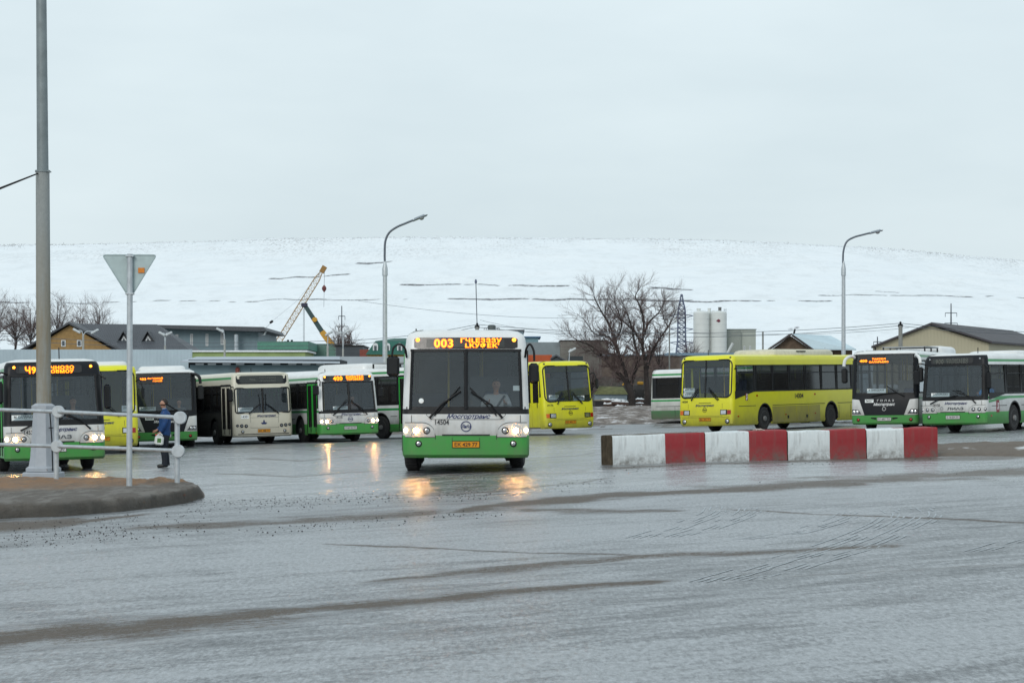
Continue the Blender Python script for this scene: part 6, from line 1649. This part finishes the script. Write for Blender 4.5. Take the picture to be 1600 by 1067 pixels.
# ---------------------------------------------------------------- people
SKIN_ = basic('skin', (.42, .23, .16), .55, var=.06); HAIR = basic('dark_hair', (.03, .025, .022), .8); JKT = basic('blue_jacket', (.008, .05, .17), .75, var=.25, scale=9, bump=.3)
TRS = basic('dark_trousers', (.012, .016, .026), .85, var=.3); SHOE = basic('black_shoe', (.01, .01, .011), .4)
def hand(pts, edges, root_i, base, dr, side, curl, hold=False):
    """palm plus four fingers and a thumb, grown from point root_i; dr = direction of the fingers, side = direction of the thumb"""
    dr = Vector(dr).normalized(); side = Vector(side).normalized(); b = Vector(base); nrm = dr.cross(side).normalized() * curl
    i0 = len(pts); pts.append((*(b + dr * .05), .034, .018)); edges.append((root_i, i0))
    for k, ln in enumerate((.072, .080, .075, .058)):
        off = side * (.027 - k * .018); a = b + dr * .085 + off
        p1 = a; p2 = a + dr * ln * .5 + nrm * .012; p3 = a + dr * ln * .8 + nrm * .040
        j = len(pts); pts.extend([(*p1, .0095), (*p2, .0088), (*p3, .0078)]); edges.extend([(i0, j), (j, j + 1), (j + 1, j + 2)])
    j = len(pts); t = b + dr * .025 + side * .035; pts.extend([(*t, .012), (*(t + dr * .04 + side * .022), .010), (*(t + dr * .065 + side * .02 + nrm * .02), .009)]); edges.extend([(i0, j), (j, j + 1), (j + 1, j + 2)])
def person_standing(x, y):
    """faces -X, arms lowered, carrying a canister in the hand nearest the camera"""
    z = gz(x, y); root = empty('person', (x, y, z), R(0), 'man in a blue jacket and dark trousers standing side-on behind the railing, holding a canister', 'person')
    pts = [(.03, 0, .93, .10), (.035, 0, 1.10, .095), (.035, 0, 1.32, .10), (.025, 0, 1.455, .052), (.012, 0, 1.525, .050), (-.016, 0, 1.578, .066, .060), (-.014, 0, 1.635, .096, .080), (.0, 0, 1.69, .098, .082), (.008, 0, 1.735, .062, .058)]
    ed = [(i, i + 1) for i in range(8)]
    def add(p, r, e=None, r2=None): pts.append((*p, r, r2 or r)); i = len(pts) - 1; (ed.append((e, i)) if e is not None else None); return i
    add((-.108, 0, 1.622), .015, 6); add((-.070, 0, 1.562), .026, 5)
    for s in (-1, 1): add((.015, s * .084, 1.635), .016, 6)
    arms = {}
    for s, el, wr in ((-1, (.07, -.265, 1.14), (-.045, -.25, .925)), (1, (.03, .26, 1.13), (-.19, .22, .97))):
        a = add((.03, s * .18, 1.40), .045, 2); b = add(el, .034, a); c = add(wr, .027, b)
        hand(pts, ed, c, wr, (-.35, 0, -1) if s < 0 else (-.8, 0, -.6), (-1, 0, .2), -1 if s < 0 else 1); arms[s] = (el, wr)
    for s, kn, an, toe in ((-1, (-.02, -.09, .50), (.03, -.09, .09), (-.14, -.10, .035)), (1, (.0, .10, .50), (.07, .10, .09), (-.09, .11, .035))):
        h = add((.02, s * .09, .88), .088, 0); k = add(kn, .050, h); n = add(an, .032, k); f = add(toe, .018, n, .025)
    skin('body', pts, ed, SKIN_, root)
    # clothes
    def ell(cx, cy, z, rx, ry, n=20, tilt=0): return [Vector((cx + rx * math.cos(2 * math.pi * i / n), cy + ry * math.sin(2 * math.pi * i / n), z + tilt * math.cos(2 * math.pi * i / n))) for i in range(n)]
    m = MB(); m.loft([ell(.035, 0, .83, .135, .175), ell(.03, 0, .90, .15, .19), ell(.025, 0, 1.0, .145, .18), ell(.03, 0, 1.1, .148, .182), ell(.035, 0, 1.22, .152, .19), ell(.04, 0, 1.33, .145, .20), ell(.04, 0, 1.40, .125, .185), ell(.035, 0, 1.445, .095, .13), ell(.028, 0, 1.475, .068, .078), ell(.022, 0, 1.51, .066, .07, tilt=.012)], JKT)
    for s in (-1, 1):
        el, wr = arms[s]; e, w = Vector(el), Vector(wr); sh = Vector((.04, s * .165, 1.385)); m.tube(bez([sh, sh.lerp(e, .5) + Vector((.012, s * .012, 0)), e, e.lerp(w, .55), e.lerp(w, .96)], 4), [.085] * 3 + [.080] * 3 + [.074] * 3 + [.072] * 3 + [.060] * 3 + [.052] * 2, JKT, 14)
    m.build('jacket', root, 80)
    m = MB(); m.loft([ell(.035, 0, .97, .12, .16), ell(.035, 0, .88, .135, .172), ell(.035, 0, .78, .125, .17)], TRS)
    for s, kn, an in ((-1, (-.0, -.085, .50), (.04, -.09, .055)), (1, (.015, .095, .50), (.08, .10, .055))):
        h = Vector((.035, s * .085, .84)); k, a_ = Vector(kn), Vector(an); m.tube(bez([h, h.lerp(k, .5), k, k.lerp(a_, .5) + Vector((.01, 0, 0)), a_], 4), [.10] * 3 + [.092] * 4 + [.078] * 3 + [.072] * 3 + [.068] * 4, TRS, 14)
    m.build('trousers', root, 80)
    for s, ax in ((-1, .03), (1, .07)):
        skin('shoe', [(ax + .04, s * .1, .06, .055, .055), (ax - .06, s * .1, .055, .055, .052), (ax - .19, s * .105, .038, .045, .050)], [(0, 1), (1, 2)], SHOE, root)
    skin('hair', [(.062, 0, 1.60, .045, .062), (.052, 0, 1.665, .078, .086), (.018, 0, 1.728, .088, .082), (-.05, 0, 1.742, .035, .058)], [(0, 1), (1, 2), (2, 3)], HAIR, root)
    m = MB(); m.loft([ell(.018, 0, 1.50, .060, .064), ell(.012, 0, 1.53, .058, .060)], basic('pale_blue_collar', (.25, .36, .5), .8)); m.build('shirt_collar', root, 80)
    for s in (-1, 1):
        m = MB(); m.lathe([(.011, 0), (.009, -.004), (.001, -.006)], BLACKT, (-.100, s * .032, 1.655), 'X', 8); m.build('eye', root)
    m = MB(); m.box((-.088, 0, 1.592), (.012, .045, .007), basic('lips', (.25, .08, .07), .6)); m.build('mouth', root)
    # canister in the near hand
    cr = empty('canister', (x - .075, y - .27, z + .585), 0, 'white plastic canister with a green label and red cap in the man\'s hand', 'canister')
    wm = basic('white_plastic', (.68, .71, .70), .4, var=.04); m = MB()
    rot = Matrix.Rotation(R(6), 3, 'Y'); m.box((0, 0, .115), (.225, .12, .23), wm, rot, bev=.03); m.box((.0, 0, .24), (.18, .10, .03), wm, rot, .7, .01); m.build('shell', cr)
    m = MB(); m.tube(bez([(-.03, 0, .24), (-.015, 0, .285), (.05, 0, .29), (.085, 0, .24)], 5), .012, wm, 8); m.build('handle', cr)
    m = MB(); m.lathe([(.026, 0), (.026, .03), (.02, .035)], basic('red_cap', (.5, .02, .02), .4), (-.075, 0, .25), 'Z', 14); m.build('cap', cr)
    m = MB(); m.box((.01, -.0615, .12), (.10, .004, .11), basic('green_label', (.05, .16, .03), .5, var=.5, scale=40), rot); m.build('label', cr)
person_standing(-8.95, 59.2)
def driver(bus, label, top, name='person', hx=.62, hy=1.5, face=True, belt=True, cap=None):
    fl = .42 if bus.kind != 'high' else .9; zs = fl + .56
    root = empty(name, bus.root.location, 0, label, 'person', 'drivers at the wheel'); root.rotation_euler = bus.root.rotation_euler
    off = Vector((hx, hy, zs)); root.location = bus.root.location + bus.root.rotation_euler.to_matrix() @ off
    pts = [(0, 0, .10, .10, .09), (0, -.0, .30, .10, .08), (0, -.0, .46, .10, .08), (0, -.02, .60, .050, .050), (0, -.04, .69, .062, .068), (0, -.05, .77, .076, .092), (0, -.04, .85, .066, .078)]
    ed = [(i, i + 1) for i in range(6)]
    def add(p, r, e): pts.append((*p, r, r)); ed.append((e, len(pts) - 1)); return len(pts) - 1
    add((0, -.155, .76), .015, 5)
    for s in (-1, 1): add((s * .09, -.035, .77), .016, 5)
    arms = []
    for s in (-1, 1):
        sh, el, wr = (s * .19, -.02, .53), (s * .27, -.20, .32), (s * .17, -.44, .40)
        a = add(sh, .045, 2); b = add(el, .036, a); c = add(wr, .03, b); hand(pts, ed, c, wr, (-s * .3, -1, .15), (-s * .3, 0, 1), -s); arms.append((sh, el, wr))
        h = add((s * .1, -.06, .06), .085, 0); k = add((s * .13, -.45, .08), .062, h); n = add((s * .13, -.52, -.36), .042, k); add((s * .13, -.66, -.42), .035, n)
    skin('body', pts, ed, SKIN_, root)
    P_ = [(0, 0, .08, .175, .175), (0, -.01, .30, .18, .18), (0, -.02, .47, .18, .18), (0, -.02, .60, .08, .08)]; E_ = [(0, 1), (1, 2), (2, 3)]
    for sh, el, wr in arms:
        i = len(P_); P_ += [(sh[0] * 1.05, sh[1], .51, .078), (*el, .062), (*[lerp(a, b, .8) for a, b in zip(el, wr)], .045)]; E_ += [(2, i), (i, i + 1), (i + 1, i + 2)]
    skin('shirt', P_, E_, top, root)
    P_ = [(0, 0, .06, .15, .12)]; E_ = []
    for s in (-1, 1): i = len(P_); P_ += [(s * .1, -.08, .06, .095), (s * .13, -.46, .07, .072), (s * .13, -.52, -.34, .055)]; E_ += [(0, i), (i, i + 1), (i + 1, i + 2)]
    skin('trousers', P_, E_, TRS, root)
    skin('hair', [(0, .0, .74, .065, .055), (0, .01, .81, .078, .062), (0, -.03, .875, .07, .07), (0, -.09, .87, .05, .035)], [(0, 1), (1, 2), (2, 3)], cap or HAIR, root)
    for s in (-1, 1):
        m = MB(); m.lathe([(.011, 0), (.009, -.004), (.001, -.006)], BLACKT, (s * .032, -.132, .785), 'Y', 8); m.build('eye', root)
    m = MB(); m.box((0, -.135, .72), (.045, .012, .007), basic('lips', (.25, .08, .07), .6)); m.build('mouth', root)
    if belt: m = MB(); m.tube([(.17, -.13, .55), (.0, -.17, .30), (-.12, -.16, .10)], .02, BLACKT, 6); m.build('seat_belt', root)
driver(CENTRE, 'driver in a light grey shirt and seat belt at the wheel of the centre bus', basic('light_grey_shirt', (.42, .43, .44), .8))
driver(LEFT, 'dark-haired driver behind the windscreen of the left-edge bus', basic('dark_jacket', (.04, .045, .06), .8), belt=False)
driver(RIGHT, 'driver in a bright blue jacket seen through the side window of the right-edge bus', basic('bright_blue_jacket', (.02, .20, .50), .7), hx=.75, hy=1.35, belt=False)
driver(GOL1, 'dim figure at the wheel of the black-fronted bus behind the standing man', basic('grey_jacket', (.10, .11, .12), .8), belt=False)
driver(MID, 'dim figure at the wheel of bus 14115, in a red-brown top', basic('brown_top', (.16, .08, .07), .8), belt=False)
for o_ in bpy.data.objects:
    if o_.type == 'MESH' and o_.data.materials and len(o_.data.materials) == 0: pass
